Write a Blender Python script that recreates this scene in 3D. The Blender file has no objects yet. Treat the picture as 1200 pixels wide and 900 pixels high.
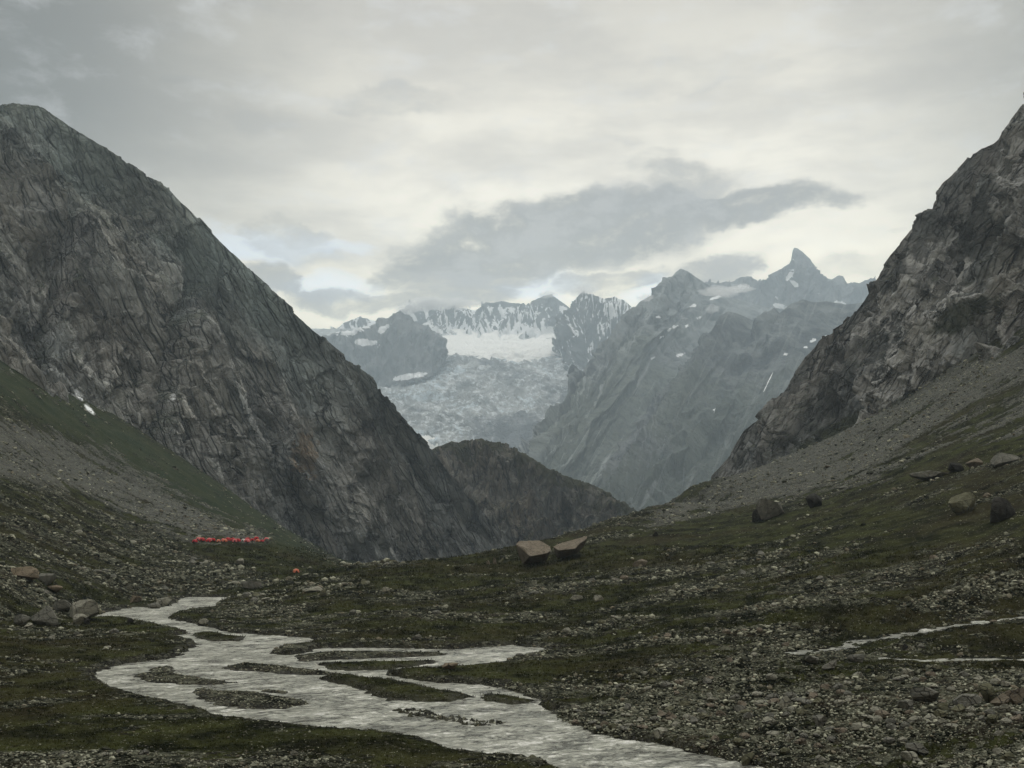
import bpy, math, random, time
import numpy as np
T0 = time.time()
random.seed(7)
rng = np.random.default_rng(11)
C = bpy.context.scene.collection

# ------------------------------------------------------------------ view
F = 1287.0; YH = 610.0; H = 14.0        # focal length, horizon row and eye height of the 1200x900 picture
def P(px, py, Y):
    return ((px-600.0)/F*Y, Y, H+(YH-py)/F*Y)
cam = bpy.data.cameras.new('camera'); camo = bpy.data.objects.new('camera', cam); C.objects.link(camo)
cam.sensor_width = 36; cam.lens = F*36/1200; cam.shift_y = (YH-450)/1200
cam.clip_start = 0.5; cam.clip_end = 40000
camo.location = (0, 0, H); camo.rotation_euler = (math.pi/2, 0, 0)
bpy.context.scene.camera = camo

# ------------------------------------------------------------------ noise
_perm = rng.permutation(256).astype(np.int32); _perm = np.concatenate([_perm]*3)
_g = rng.normal(size=(256, 3)).astype(np.float32); _g /= np.linalg.norm(_g, axis=1)[:, None]
_r = rng.random((256, 4)).astype(np.float32)
def _hash(i, j, k):
    return _perm[_perm[_perm[i & 255]+(j & 255)]+(k & 255)]
def noise(p):
    p = p.astype(np.float32); b = np.floor(p).astype(np.int32); f = p-b
    w = f*f*f*(f*(f*6-15)+10)
    out = np.zeros(len(p), np.float32)
    for dx in (0, 1):
        wx = w[:, 0] if dx else 1-w[:, 0]
        for dy in (0, 1):
            wy = w[:, 1] if dy else 1-w[:, 1]
            for dz in (0, 1):
                wz = w[:, 2] if dz else 1-w[:, 2]
                g = _g[_hash(b[:, 0]+dx, b[:, 1]+dy, b[:, 2]+dz)]
                out += wx*wy*wz*(g[:, 0]*(f[:, 0]-dx)+g[:, 1]*(f[:, 1]-dy)+g[:, 2]*(f[:, 2]-dz))
    return out*1.6
def fbm(p, n=5, gain=0.5, lac=2.03):
    a = 1.0; s = np.zeros(len(p), np.float32); q = p.copy(); t = 0
    for i in range(n):
        s += a*noise(q+17.3*i); t += a; a *= gain; q = q*lac
    return s/t
def ridged(p, n=5, gain=0.5):
    a = 1.0; s = np.zeros(len(p), np.float32); q = p.copy(); t = 0; prev = 1.0
    for i in range(n):
        v = 1-np.minimum(1, np.abs(noise(q+9.1*i))*1.6); v = v*v
        s += a*v*prev; prev = 0.4+0.6*v; t += a; a *= gain; q = q*2.07
    return s/t
def blocks(p, tilt=0.9):
    """broken-rock relief: every cell is a tilted facet with its own height"""
    b = np.floor(p).astype(np.int32); best = np.full(len(p), 9e9, np.float32); out = np.zeros(len(p), np.float32)
    for dx in (-1, 0, 1):
        for dy in (-1, 0, 1):
            for dz in (-1, 0, 1):
                h = _hash(b[:, 0]+dx, b[:, 1]+dy, b[:, 2]+dz); r = _r[h]
                d = p-(b+np.array([dx, dy, dz])+0.15+0.7*r[:, :3])
                dd = (d*d).sum(1); m = dd < best
                best[m] = dd[m]; out[m] = (r[:, 3]-0.5+tilt*(d*_g[h]).sum(1))[m]
    return out
def sm(x, a, b):
    t = np.clip((x-a)/(b-a), 0, 1); return t*t*(3-2*t)
def lerp(a, b, t): return a+(b-a)*t

# ------------------------------------------------------------------ mesh helpers
def mesh_obj(name, V, faces, mat, quads=True, smooth=True, parent=None):
    """V (n,3), faces (m,k) arrays"""
    me = bpy.data.meshes.new(name); faces = np.asarray(faces, np.int32); k = faces.shape[1]
    me.vertices.add(len(V)); me.vertices.foreach_set('co', np.asarray(V, np.float32).ravel())
    me.loops.add(faces.size); me.loops.foreach_set('vertex_index', faces.ravel())
    me.polygons.add(len(faces)); me.polygons.foreach_set('loop_start', np.arange(0, faces.size, k, dtype=np.int32))
    me.polygons.foreach_set('use_smooth', np.full(len(faces), smooth))
    me.update(calc_edges=True)
    if mat: me.materials.append(mat)
    o = bpy.data.objects.new(name, me); C.objects.link(o)
    if parent: o.parent = parent
    return o
def attr(o, name, vals, kind='FLOAT'):
    a = o.data.attributes.new(name, kind, 'POINT')
    a.data.foreach_set('value' if kind == 'FLOAT' else 'vector', np.asarray(vals, np.float32).ravel())
def grid_faces(n, m):
    i = np.arange((n-1)*(m-1)); r = i//(m-1); c = i % (m-1); a = r*m+c
    return np.stack([a, a+1, a+m+1, a+m], 1)
def tag(o, label=None, cat=None, group=None, kind=None):
    if label: o['label'] = label
    if cat: o['category'] = cat
    if group: o['group'] = group
    if kind: o['kind'] = kind
    return o

# ------------------------------------------------------------------ node helpers
class NT:
    def __init__(s, tree): s.t = tree; s.n = tree.nodes; s.l = tree.links
    def new(s, typ, **kw):
        n = s.n.new(typ)
        for k, v in kw.items(): setattr(n, k, v)
        return n
    def put(s, sock, v):
        if isinstance(v, bpy.types.NodeSocket): s.l.new(v, sock)
        elif v is not None:
            if sock.type == 'RGBA' and len(v) == 3: v = (*v, 1)
            sock.default_value = v
    def math(s, op, a, b=None, c=None, clamp=False):
        n = s.new('ShaderNodeMath', operation=op, use_clamp=clamp); s.put(n.inputs[0], a)
        if b is not None: s.put(n.inputs[1], b)
        if c is not None: s.put(n.inputs[2], c)
        return n.outputs[0]
    def vm(s, op, a, b=None):
        n = s.new('ShaderNodeVectorMath', operation=op); s.put(n.inputs[0], a)
        if b is not None: s.put(n.inputs[1], b)
        return n.outputs['Value'] if op in ('LENGTH', 'DOT_PRODUCT') else n.outputs[0]
    def rng(s, v, a, b, c=0.0, d=1.0, smooth=True):
        n = s.new('ShaderNodeMapRange'); n.interpolation_type = 'SMOOTHSTEP' if smooth else 'LINEAR'
        s.put(n.inputs[0], v); n.inputs[1].default_value = a; n.inputs[2].default_value = b
        n.inputs[3].default_value = c; n.inputs[4].default_value = d
        return n.outputs[0]
    def mix(s, f, a, b, mode='MIX'):
        n = s.new('ShaderNodeMix', data_type='RGBA', blend_type=mode); s.put(n.inputs[0], f); s.put(n.inputs[6], a); s.put(n.inputs[7], b)
        return n.outputs[2]
    def noise(s, vec, scale, detail=4, rough=0.55, dist=0.0, col=False):
        n = s.new('ShaderNodeTexNoise'); s.put(n.inputs['Vector'], vec); n.inputs['Scale'].default_value = scale
        n.inputs['Detail'].default_value = detail; n.inputs['Roughness'].default_value = rough; n.inputs['Distortion'].default_value = dist
        return n.outputs['Color' if col else 'Fac']
    def vor(s, vec, scale, feature='F1', out='Distance', rand=1.0):
        n = s.new('ShaderNodeTexVoronoi', feature=feature); s.put(n.inputs['Vector'], vec); n.inputs['Scale'].default_value = scale
        n.inputs['Randomness'].default_value = rand
        return n.outputs[out]
    def map(s, vec, scale=(1, 1, 1), rot=(0, 0, 0)):
        if any(rot):
            n = s.new('ShaderNodeMapping'); s.put(n.inputs[0], vec); n.inputs['Rotation'].default_value = rot; vec = n.outputs[0]
        n = s.new('ShaderNodeMapping'); s.put(n.inputs[0], vec); n.inputs['Scale'].default_value = scale
        return n.outputs[0]
    def bump(s, h, dist, strength=1.0, normal=None):
        n = s.new('ShaderNodeBump'); n.inputs['Strength'].default_value = strength; n.inputs['Distance'].default_value = dist
        s.put(n.inputs['Height'], h)
        if normal is not None: s.put(n.inputs['Normal'], normal)
        return n.outputs[0]
    def attr(s, name, out='Fac'):
        n = s.new('ShaderNodeAttribute', attribute_name=name); return n.outputs[out]
def material(name):
    m = bpy.data.materials.new(name); m.use_nodes = True; t = NT(m.node_tree)
    b = m.node_tree.nodes['Principled BSDF']; b.inputs['Roughness'].default_value = 0.95; b.inputs['Specular IOR Level'].default_value = 0.03
    return m, t, b
def objco(t): return t.new('ShaderNodeTexCoord').outputs['Object']

# ------------------------------------------------------------------ rock material (used by the mountains)
def rock_mat(name, S, base, dark, warm, green, stretch, rot, bump, warm_amt=0.5, green_amt=0.0, crack=0.6, pale=None, lichen_top=None):
    """S: size in metres of the large joints"""
    m, t, b = material(name); co = objco(t)
    warp = t.vm('ADD', co, t.vm('MULTIPLY', t.vm('SUBTRACT', t.noise(co, 1/(S*1.6), 3, col=True), (0.5, 0.5, 0.5)), (S*0.35,)*3))
    v = t.map(warp, stretch, rot)
    big = t.noise(v, 1/(S*2.5), 6, 0.6)
    mid = t.noise(v, 1/(S*0.45), 6, 0.65)
    fine = t.noise(t.map(co, stretch, rot), 1/(S*0.09), 4, 0.7)
    e1 = t.vor(v, 1/S, 'DISTANCE_TO_EDGE'); e2 = t.vor(v, 1/(S*0.33), 'DISTANCE_TO_EDGE'); e3 = t.vor(v, 1/(S*0.12), 'DISTANCE_TO_EDGE')
    c2 = t.vor(v, 1/(S*0.33), 'F1', 'Color'); c3 = t.vor(v, 1/(S*0.12), 'F1', 'Color')
    col = t.mix(t.rng(big, 0.35, 0.65), base, warm if warm_amt > 0 else base)
    n = t.new('ShaderNodeSeparateColor'); t.put(n.inputs[0], c2); tone2 = n.outputs[0]
    n = t.new('ShaderNodeSeparateColor'); t.put(n.inputs[0], c3); tone3 = n.outputs[0]
    tone = t.math('ADD', t.math('MULTIPLY', tone2, 0.35), t.math('ADD', t.math('MULTIPLY', tone3, 0.25), t.math('MULTIPLY', mid, 0.9)))
    tone = t.math('MULTIPLY', t.rng(tone, 0.45, 1.2, 0.62, 1.38, False), t.rng(t.noise(t.map(co, (stretch[0], stretch[1], stretch[2]*0.6), rot), 1/(S*4), 5, 0.6), 0.36, 0.64, 0.55, 1.4))
    col = t.mix(1.0, col, t.new_col(tone) if hasattr(t, 'new_col') else tone, 'MULTIPLY')
    if pale is not None:
        col = t.mix(t.rng(t.noise(v, 1/(S*1.3), 7, 0.7), 0.56, 0.70), col, pale)
    dk = t.math('MULTIPLY', t.rng(e1, 0.0, 0.05, 1, 0), crack)
    dk = t.math('MAXIMUM', dk, t.math('MULTIPLY', t.rng(e2, 0.0, 0.07, 1, 0), crack*0.8))
    dk = t.math('MULTIPLY', dk, t.rng(t.noise(co, 1/(S*0.8), 3), 0.38, 0.6))
    col = t.mix(dk, col, dark)
    lj = t.vor(t.map(warp, (stretch[0]*1.1, stretch[1]*0.8, stretch[2]*0.22), rot), 1/(S*0.75), 'DISTANCE_TO_EDGE'); ljm = t.math('MULTIPLY', t.rng(lj, 0.0, 0.045, 0.8, 0), t.rng(t.noise(co, 1/(S*1.6), 3), 0.42, 0.56))
    col = t.mix(ljm, col, dark)
    stain = t.rng(t.noise(t.map(warp, (stretch[0]*1.3, stretch[1]*1.3, stretch[2]*0.35), rot), 1/(S*0.6), 5, 0.6), 0.54, 0.72, 0, 0.6)
    col = t.mix(stain, col, dark)
    if green_amt > 0:
        geo = t.new('ShaderNodeNewGeometry'); sep = t.new('ShaderNodeSeparateXYZ'); t.put(sep.inputs[0], geo.outputs['True Normal'])
        g = t.math('MULTIPLY', t.rng(t.math('ADD', sep.outputs[2], t.math('MULTIPLY', mid, 0.5)), 0.78, 1.02), green_amt)
        g = t.math('MULTIPLY', g, t.rng(t.noise(co, 1/(S*1.5), 5, 0.6), 0.38, 0.56))
        col = t.mix(g, col, green)
    t.put(b.inputs['Base Color'], col)
    h = t.math('ADD', t.math('MULTIPLY', t.math('MINIMUM', e2, 0.12), 4.0), t.math('ADD', t.math('MULTIPLY', t.math('MINIMUM', e3, 0.15), 1.2), t.math('ADD', mid, t.math('MULTIPLY', fine, 0.35))))
    h = t.math('SUBTRACT', t.math('ADD', h, t.math('MULTIPLY', tone2, 0.5)), t.math('MULTIPLY', ljm, 1.2))
    t.put(b.inputs['Normal'], t.bump(h, S*bump))
    return m, t, b, col

# ------------------------------------------------------------------ terrain heights
CT = [  # px, py, distance : points of the ground traced in the photograph
 (-100,905,57),(0,900,58.5),(200,900,58.5),(400,900,61),(560,900,62),(640,905,62),(-200,860,68),(0,860,72),(150,860,72),(350,862,71.5),(0,800,92),(100,800,92.5),(0,755,115),(110,757,120),
 (0,728,136),(100,732,142),(160,700,190),(260,696,200),(350,700,180),(330,742,133),(420,745,128),(520,745,125),(640,748,122),(700,740,124),(600,720,145),(450,700,170),
 (640,840,75.5),(680,800,88),(760,862,66.5),(870,893,60),(780,800,86),(780,840,73),(900,880,60.5),(900,830,72),(1000,890,56),(1100,890,54.5),(1200,890,53.5),(1350,890,51),(1000,840,66),(1200,840,63),
 (900,790,86),(1000,790,84),(1210,785,82),(1210,773,90),(1100,773,90.5),(1040,773,91),(1210,722,105),(1100,737,103),(1010,752,101),(930,766,96),(1350,710,105),(850,765,100),(780,750,110),
 (1200,680,112),(1200,640,124),(1200,600,146),(1200,560,172),(1200,520,215),(1200,490,255),(1200,440,315),(1200,395,372),(1400,500,150),(1400,350,300),(1400,600,115),
 (1100,680,122),(1100,620,155),(1100,570,195),(1100,545,235),(1100,500,310),(1100,447,420),
 (1000,700,120),(1000,650,150),(1000,600,205),(1000,560,285),(1000,530,370),(1000,500,470),
 (900,720,118),(900,680,145),(900,640,190),(900,600,270),(900,575,370),(900,545,530),(822,582,600),(860,570,500),(830,600,360),(800,615,290),
 (800,700,140),(800,660,185),(700,700,150),(700,660,200),(700,634,248),(740,612,300),(780,597,360),(800,588,440),(790,594,560),
 (600,700,160),(600,670,205),(620,651,232),(560,657,228),(500,659,230),(440,664,235),(400,668,240),(400,690,185),
 (330,690,205),(330,672,275),(380,671,300),(280,665,270),(250,650,300),(250,634,330),(300,634,340),(330,640,352),(370,655,400),(200,690,205),(200,660,250),(200,640,300),
 (100,700,165),(100,660,205),(100,620,260),(100,580,340),(100,540,430),(100,475,560),(0,700,142),(0,660,170),(0,620,200),(0,580,240),(0,540,290),(0,500,350),(0,450,440),(0,420,520),
 (-150,700,120),(-150,600,200),(-150,500,300),(-150,400,400),(-200,340,480),
 (200,600,400),(200,570,480),(200,530,610),(300,620,480),(300,598,720),(360,640,640),(400,655,800),(500,668,880),(590,668,950),
]
CTW = [P(a, b, c) for a, b, c in CT]
CTW += [(0,0,12.3),(6,0,12.2),(-6,0,12.2),(-30,2,12),(30,2,12.5),(0,12,10.0),(-14,14,9),(14,14,9.5),(0,28,5.2),(-20,32,4.0),(22,32,5),(60,25,8),(-60,25,6),(-90,60,3),(100,60,12),(0,44,1.2),(-26,46,1.0),(28,46,1.8),
        (0,-25,14),(60,-25,18),(-60,-25,12),(0,400,-9),(60,420,-2),(-60,500,-14),(0,600,-28),(80,760,-34),(0,1100,-48),(-120,1200,-50),(200,1100,-45),
        (-250,0,45),(250,0,70),(300,200,130),(-300,200,95),(-420,520,150),(260,430,140),(250,700,60),(330,1000,60),(-330,900,80),(-200,1000,20),
        (150,40,32),(150,100,45),(120,150,28),(-130,110,18),(-170,200,38)]
CTW = np.array(CTW, np.float64)
def tps_fit(xy, z, lam):
    n = len(xy); d = ((xy[:, None]-xy[None])**2).sum(2); K = 0.5*d*np.log(d+1e-9); K[np.arange(n), np.arange(n)] = lam
    Pm = np.concatenate([np.ones((n, 1)), xy], 1); A = np.zeros((n+3, n+3)); A[:n, :n] = K; A[:n, n:] = Pm; A[n:, :n] = Pm.T
    return np.linalg.solve(A, np.concatenate([z, np.zeros(3)]))
def warpxy(x, y):   # log-ish polar plane so that near and far control points weigh alike
    r = np.maximum(y+60, 30.0); return np.stack([x/r*2.0, np.log(r)], -1)
_cxy = warpxy(CTW[:, 0], CTW[:, 1]); _w = tps_fit(_cxy, CTW[:, 2]/(CTW[:, 1]+60), 2e-4)
def base_h(x, y):
    s = x.shape; q = warpxy(x.ravel(), y.ravel()); out = np.zeros(len(q))
    for i in range(0, len(q), 60000):
        c = q[i:i+60000]; d = ((c[:, None]-_cxy[None])**2).sum(2)
        out[i:i+60000] = (0.5*d*np.log(d+1e-9))@_w[:len(_cxy)]+_w[-3]+c@_w[-2:]
    z = out*(np.maximum(y.ravel(), -30)+60)
    return z.reshape(s)

RIVER = [(210,702),(225,700),(267,700),(268,703),(253,707),(255,713),(225,716),(205,720),(194,725),(217,730),(242,735),(267,742),(300,744),(335,746),(375,751),(355,757),(328,760),(318,767),(337,769),(350,768),
 (377,760),(460,760.5),(533,761.5),(597,757),(660,762),(613,770),(587,780),(545,784),(527,785),(467,788),(440,791),(450,793),(500,801),(540,802),(587,806),(630,820),(631,830),(667,848),(727,867),(770,874),(805,884),(835,888),(870,896),(900,906),(1000,935),
 (1020,980),(900,980),(700,915),(640,900),(613,893),(560,887),(510,873),(467,865),(443,862),(397,859),(343,854),(327,852),(260,843),(225,832),(183,822),(142,812),(123,803),(108,792),(113,788),(150,778),(180,775),(207,772),(223,762),(233,755),(203,746),
 (223,743),(200,737),(167,730),(150,726),(127,725),(100,727),(125,718),(158,712),(188,713),(207,707)]
ISL = [  # polygon, height, grassy
 ([(223,744),(245,742),(287,748),(283,752),(250,752),(233,749)], .35, 1),
 ([(162,792),(175,786),(198,781),(213,790),(233,796),(273,801),(242,803),(200,803),(172,801)], .3, 0),
 ([(260,783),(285,776),(318,780),(360,785),(410,792),(360,792),(302,788),(270,787)], .22, 0),
 ([(219,812),(237,806),(260,811),(293,812),(327,817),(358,823),(362,826),(335,832),(282,832),(260,826),(242,821)], .3, 0),
 ([(303,806),(337,811),(335,814),(310,811)], .15, 0),
 ([(367,796),(410,794),(427,797),(460,799),(500,808),(550,818),(520,822),(460,821),(435,812),(410,805),(387,799)], .45, 1),
 ([(567,813),(600,816),(627,822),(600,827),(573,822)], .25, 1),
 ([(345,770),(390,764.5),(530,766),(500,770),(400,773),(350,776)], .3, .4),
 ([(373,779),(460,777),(520,775),(500,780),(460,784.5),(418,787),(385,785)], .35, .8),
 ([(467,832),(520,838),(590,848),(560,851),(500,844)], .03, 0),
 ([(270,841),(325,847),(300,848)], .05, 0),
 ([(375,853),(420,857),(455,862),(400,858)], .08, 0)]
STREAMS = [([(1290,712,104),(1210,722,105),(1150,729,104),(1100,737,103),(1060,744,102),(1010,752,101),(970,760,98.5),(930,766,96)], 1.0),
           ([(1300,773,89),(1210,773,90),(1130,773,90.3),(1070,772,91),(1030,771,92)], 0.75)]
def seg_dist(px, py, poly, closed=True):
    poly = np.array(poly, float); n = len(poly); best = np.full(px.shape, 1e9)
    for i in range(n if closed else n-1):
        a = poly[i]; b = poly[(i+1) % n]; ab = b-a; L = (ab**2).sum()+1e-12
        t = np.clip(((px-a[0])*ab[0]+(py-a[1])*ab[1])/L, 0, 1)
        best = np.minimum(best, (px-a[0]-t*ab[0])**2+(py-a[1]-t*ab[1])**2)
    return np.sqrt(best)
def inside(px, py, poly):
    poly = np.array(poly, float); n = len(poly); c = np.zeros(px.shape, bool)
    for i in range(n):
        x1, y1 = poly[i]; x2, y2 = poly[(i+1) % n]
        if y1 == y2: continue
        k = ((y1 > py) != (y2 > py)) & (px < (x2-x1)*(py-y1)/(y2-y1)+x1); c ^= k
    return c
def to_world0(poly):
    out = []
    for a, b in poly:
        Y = H*F/(b-YH); out.append(((a-600)/F*Y, Y))
    return out
RIVW = to_world0(RIVER); ISLW = [(to_world0(p), h, g) for p, h, g in ISL]
STRW = []
for pts, w in STREAMS:
    W = np.array([P(*p) for p in pts]); tt = np.linspace(0, len(W)-1, 70); W = np.stack([np.interp(tt, np.arange(len(W)), W[:, k]) for k in range(3)], 1)
    W[:, 1] += fbm(np.stack([W[:, 0]/4.5, W[:, 1]*0+len(pts), W[:, 1]*0], 1), 4)*2.6*np.minimum(1, (W[:, 0]-W[-1, 0])/4+0.1); STRW.append((W, w))

def blob(px, py, cx, cy, rx, ry, rot=0.0, wob=0.0):
    c, s = math.cos(rot), math.sin(rot); x = (px-cx)*c+(py-cy)*s; y = -(px-cx)*s+(py-cy)*c
    return 1-sm(np.sqrt((x/rx)**2+(y/ry)**2)+wob, 0.7, 1.1)

# rows and columns of the ground sheet
NU = 1150
rows = np.concatenate([np.linspace(-30, 45, 24)[:-1], np.geomspace(45, 215, 520)[:-1], np.geomspace(215, 900, 330)[:-1], np.geomspace(900, 9000, 60)])
ucore = np.linspace(-0.57, 0.57, NU-60); ub = np.linspace(0.57, 2.2, 31)[1:]
us = np.concatenate([-ub[::-1], ucore, ub])
KX = 12.0
GY, GU = np.meshgrid(rows, us, indexing='ij'); GX = GU*(np.maximum(GY, -30)+KX+20*np.exp(-np.maximum(GY, 0)/15)); NR, NC = GX.shape
# base_h is smooth: evaluate it on a coarse sheet, then interpolate
ri = np.unique(np.concatenate([np.arange(0, NR, 6), [NR-1]])); ci = np.unique(np.concatenate([np.arange(0, NC, 8), [NC-1]]))
Zc = base_h(GX[np.ix_(ri, ci)], GY[np.ix_(ri, ci)])
def up(A, idx, n):
    k = np.clip(np.searchsorted(idx, np.arange(n), 'right')-1, 0, len(idx)-2); t = (np.arange(n)-idx[k])/(idx[k+1]-idx[k])
    return A[k]*(1-t)[:, None]+A[k+1]*t[:, None]
Z = up(up(Zc, ri, NR).T, ci, NC).T
far = sm(GY, 900, 1500); Z = lerp(Z, -55.0, far); Z = np.minimum(Z, 190)
Z = np.where(GY > 1400, np.minimum(Z, -50), Z)
PXg = 600+GX/np.maximum(GY, 1)*F; PYg = YH-(Z-H)/np.maximum(GY, 1)*F      # where each ground point lies in the photograph
p2 = np.stack([GX.ravel(), GY.ravel(), np.zeros(GX.size)], 1)
n40 = fbm(p2/np.array([55, 20, 1]), 4).reshape(GX.shape)
n12 = fbm(p2/np.array([20, 8, 1])+5, 4).reshape(GX.shape)
n4 = fbm(p2/np.array([5.5, 3.2, 1])+9, 4).reshape(GX.shape)
n1 = fbm(p2/1.1+3, 3).reshape(GX.shape)
# river
R = (GY > 40) & (GY < 215) & (np.abs(GX) < 110)
d = np.full(GX.shape, 60.0); isl = np.zeros(GX.shape); islg = np.zeros(GX.shape)
x_, y_ = GX[R], GY[R]
wob = n1[R]*0.9+n4[R]*0.8+n12[R]*0.5
dist = seg_dist(x_, y_, RIVW); ins = inside(x_, y_, RIVW); sd = np.where(ins, -dist, dist)+wob
for poly, h, g in ISLW:
    di = seg_dist(x_, y_, poly); ii = inside(x_, y_, poly); si = np.where(ii, -di, di)+wob*1.3
    ht = h*sm(-si, -0.25, 0.9); isl_r = isl[R]; isl[R] = np.maximum(isl_r, ht); islg[R] = np.maximum(islg[R], np.where(si < 0.2, g, 0))
    sd = np.maximum(sd, -si)
d[R] = sd
land = sm(d, -0.1, 14.0)
Zr = 0.10+0.5*sm(d, 0, 0.9)+np.maximum(Z-0.4, -0.1)*land
Zin = -0.35*sm(-d, 0, 2.0)+isl*1.0
near_r = R & (d < 30)
Z = np.where(near_r & (isl < 0.02), np.where(d > 0, Zr*sm(d, -0.5, 0.6)+(-0.05), Zin), Z)
Z = np.where(isl >= 0.02, np.maximum(isl, 0.02)+n1*0.16, Z)
outr = sm(d, 0.5, 6)
# small relief
amp = sm(GY, 30, 120)*0+1
Z = Z+outr*(n12*0.9*sm(d, 2, 25)+n4*0.42+n1*0.2)*np.clip(GY/150, 0.35, 2.2)
bigr = fbm(p2/np.array([60, 45, 1])+31, 3).reshape(GX.shape)
Z = Z+outr*bigr*sm(GY, 120, 400)*3.0*(1-far)
# carve the side streams
strm = np.full(GX.shape, 99.0)
for W, w in STRW:
    m_ = (GY > 80) & (GY < 120) & (GX > 15) & (GX < 75)
    x, y = GX[m_], GY[m_]
    ds = seg_dist(x, y, W[:, :2], False); strm[m_] = np.minimum(strm[m_], ds+n1[m_]*0.9)
    zl = np.interp(x, W[::-1, 0], W[::-1, 2])
    k = sm(ds, 1.0*w, 9*w); Z[m_] = zl+n1[m_]*0.22-0.15*(1-sm(ds, w*0.4, w*1.3))+(Z[m_]-zl)*k
Z = Z.astype(np.float64)
def ground_z(x, y):
    x = np.asarray(x, float); y = np.asarray(y, float)
    u = x/(np.maximum(y, -30)+KX+20*np.exp(-np.maximum(y, 0)/15))
    r = np.interp(y, rows, np.arange(NR)); c = np.interp(u, us, np.arange(NC))
    r0 = np.clip(r.astype(int), 0, NR-2); c0 = np.clip(c.astype(int), 0, NC-2); fr = r-r0; fc = c-c0
    return (Z[r0, c0]*(1-fr)+Z[r0+1, c0]*fr)*(1-fc)+(Z[r0, c0+1]*(1-fr)+Z[r0+1, c0+1]*fr)*fc
def ground_at(px, py, ymin=30, ymax=1400):
    """first ground point seen through that pixel of the photograph"""
    Ys = np.geomspace(ymin, ymax, 4000); zz = ground_z((px-600)/F*Ys, Ys); ray = H+(YH-py)/F*Ys
    k = np.nonzero(ray <= zz)[0]; k = k[0] if len(k) else len(Ys)-1
    return (px-600)/F*Ys[k], Ys[k], zz[k]

# stoniness of the ground (1 bare stones, 0 turf), traced loosely from the photograph
def band(px, py, pts, wpx):
    return 1-sm(seg_dist(px, py, pts, False), wpx*0.4, wpx)
PYg = YH-(Z-H)/np.maximum(GY, 1)*F
stony = 0.40+n12*1.6+n40*0.8+n4*1.0
def region(poly, soft):
    ii = inside(PXg, PYg, poly); dd = seg_dist(PXg, PYg, poly); return sm(np.where(ii, dd, -dd)+n12*soft*1.6+n4*soft, -soft, soft)
vis = GY > 40
reg = lambda poly, soft: np.where(vis, region(poly, soft), 0)
g_near = reg([(-100,728),(150,727),(232,748),(225,765),(100,790),(125,812),(250,846),(400,864),(640,905),(560,905),(400,885),(250,860),(130,850),(0,830),(-100,830)], 8)
stony -= 0.36*g_near-0.55*sm(n4, 0.1, 0.4)*g_near
stony += 0.6*reg([(640,800),(780,770),(900,755),(1210,790),(1250,920),(900,905),(640,840),(600,812)], 10)
stony += 0.22*reg([(-50,560),(60,560),(250,640),(330,690),(210,702),(120,720),(-50,725)], 12)
stony += 0.4*reg([(270,705),(330,700),(420,740),(340,745),(220,728)], 6)
scree = reg([(822,575),(1000,490),(1100,440),(1300,340),(1300,500),(1130,520),(1050,555),(950,575),(860,595),(760,618),(770,600)], 8)
stony += 0.6*scree
green1 = reg([(-60,370),(100,470),(220,540),(420,662),(330,640),(230,600),(100,520),(-60,440)], 13)
scree2 = reg([(-60,480),(120,520),(250,600),(340,645),(220,630),(100,580),(-60,540)], 8)
stony += 0.5*scree2-0.62*green1+0.25*green1*sm(n4+n12, 0.1, 0.5)
stony -= 0.8*reg([(215,640),(330,636),(400,668),(330,676),(260,660)], 5)
stony -= 0.6*reg([(600,635),(700,640),(850,600),(1000,600),(1210,600),(1210,630),(900,640),(700,668),(540,680),(420,680),(480,660)], 8)
stony -= 0.6*reg([(560,786),(620,775),(700,770),(860,785),(760,800),(620,800)], 6)
stony -= 0.7*reg([(1010,555),(1140,470),(1230,440),(1230,530),(1140,535),(1060,560)], 6)
stony += 0.12*reg([(330,720),(600,725),(900,660),(1210,640),(1210,700),(900,745),(650,755),(400,745)], 12)
stony += 1.2*reg([(440,791),(500,796),(567,800),(590,806),(540,803),(500,801)], 3)
stony = np.where(isl > 0.02, np.where(islg > 0.5, 0.2+n1*0.3, 1.0-islg*0.6), stony)
stony = np.where((d > -3) & (d < 1.3) & (isl <= .02), np.maximum(stony, 0.55+n4*0.6), stony)
stony = np.clip(stony, 0, 1)
wet = np.where(R, 1-sm(np.abs(d), 0.1, 1.5), 0)
V = np.stack([GX, GY, Z], -1).reshape(-1, 3)
print('terrain', time.time()-T0)

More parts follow.
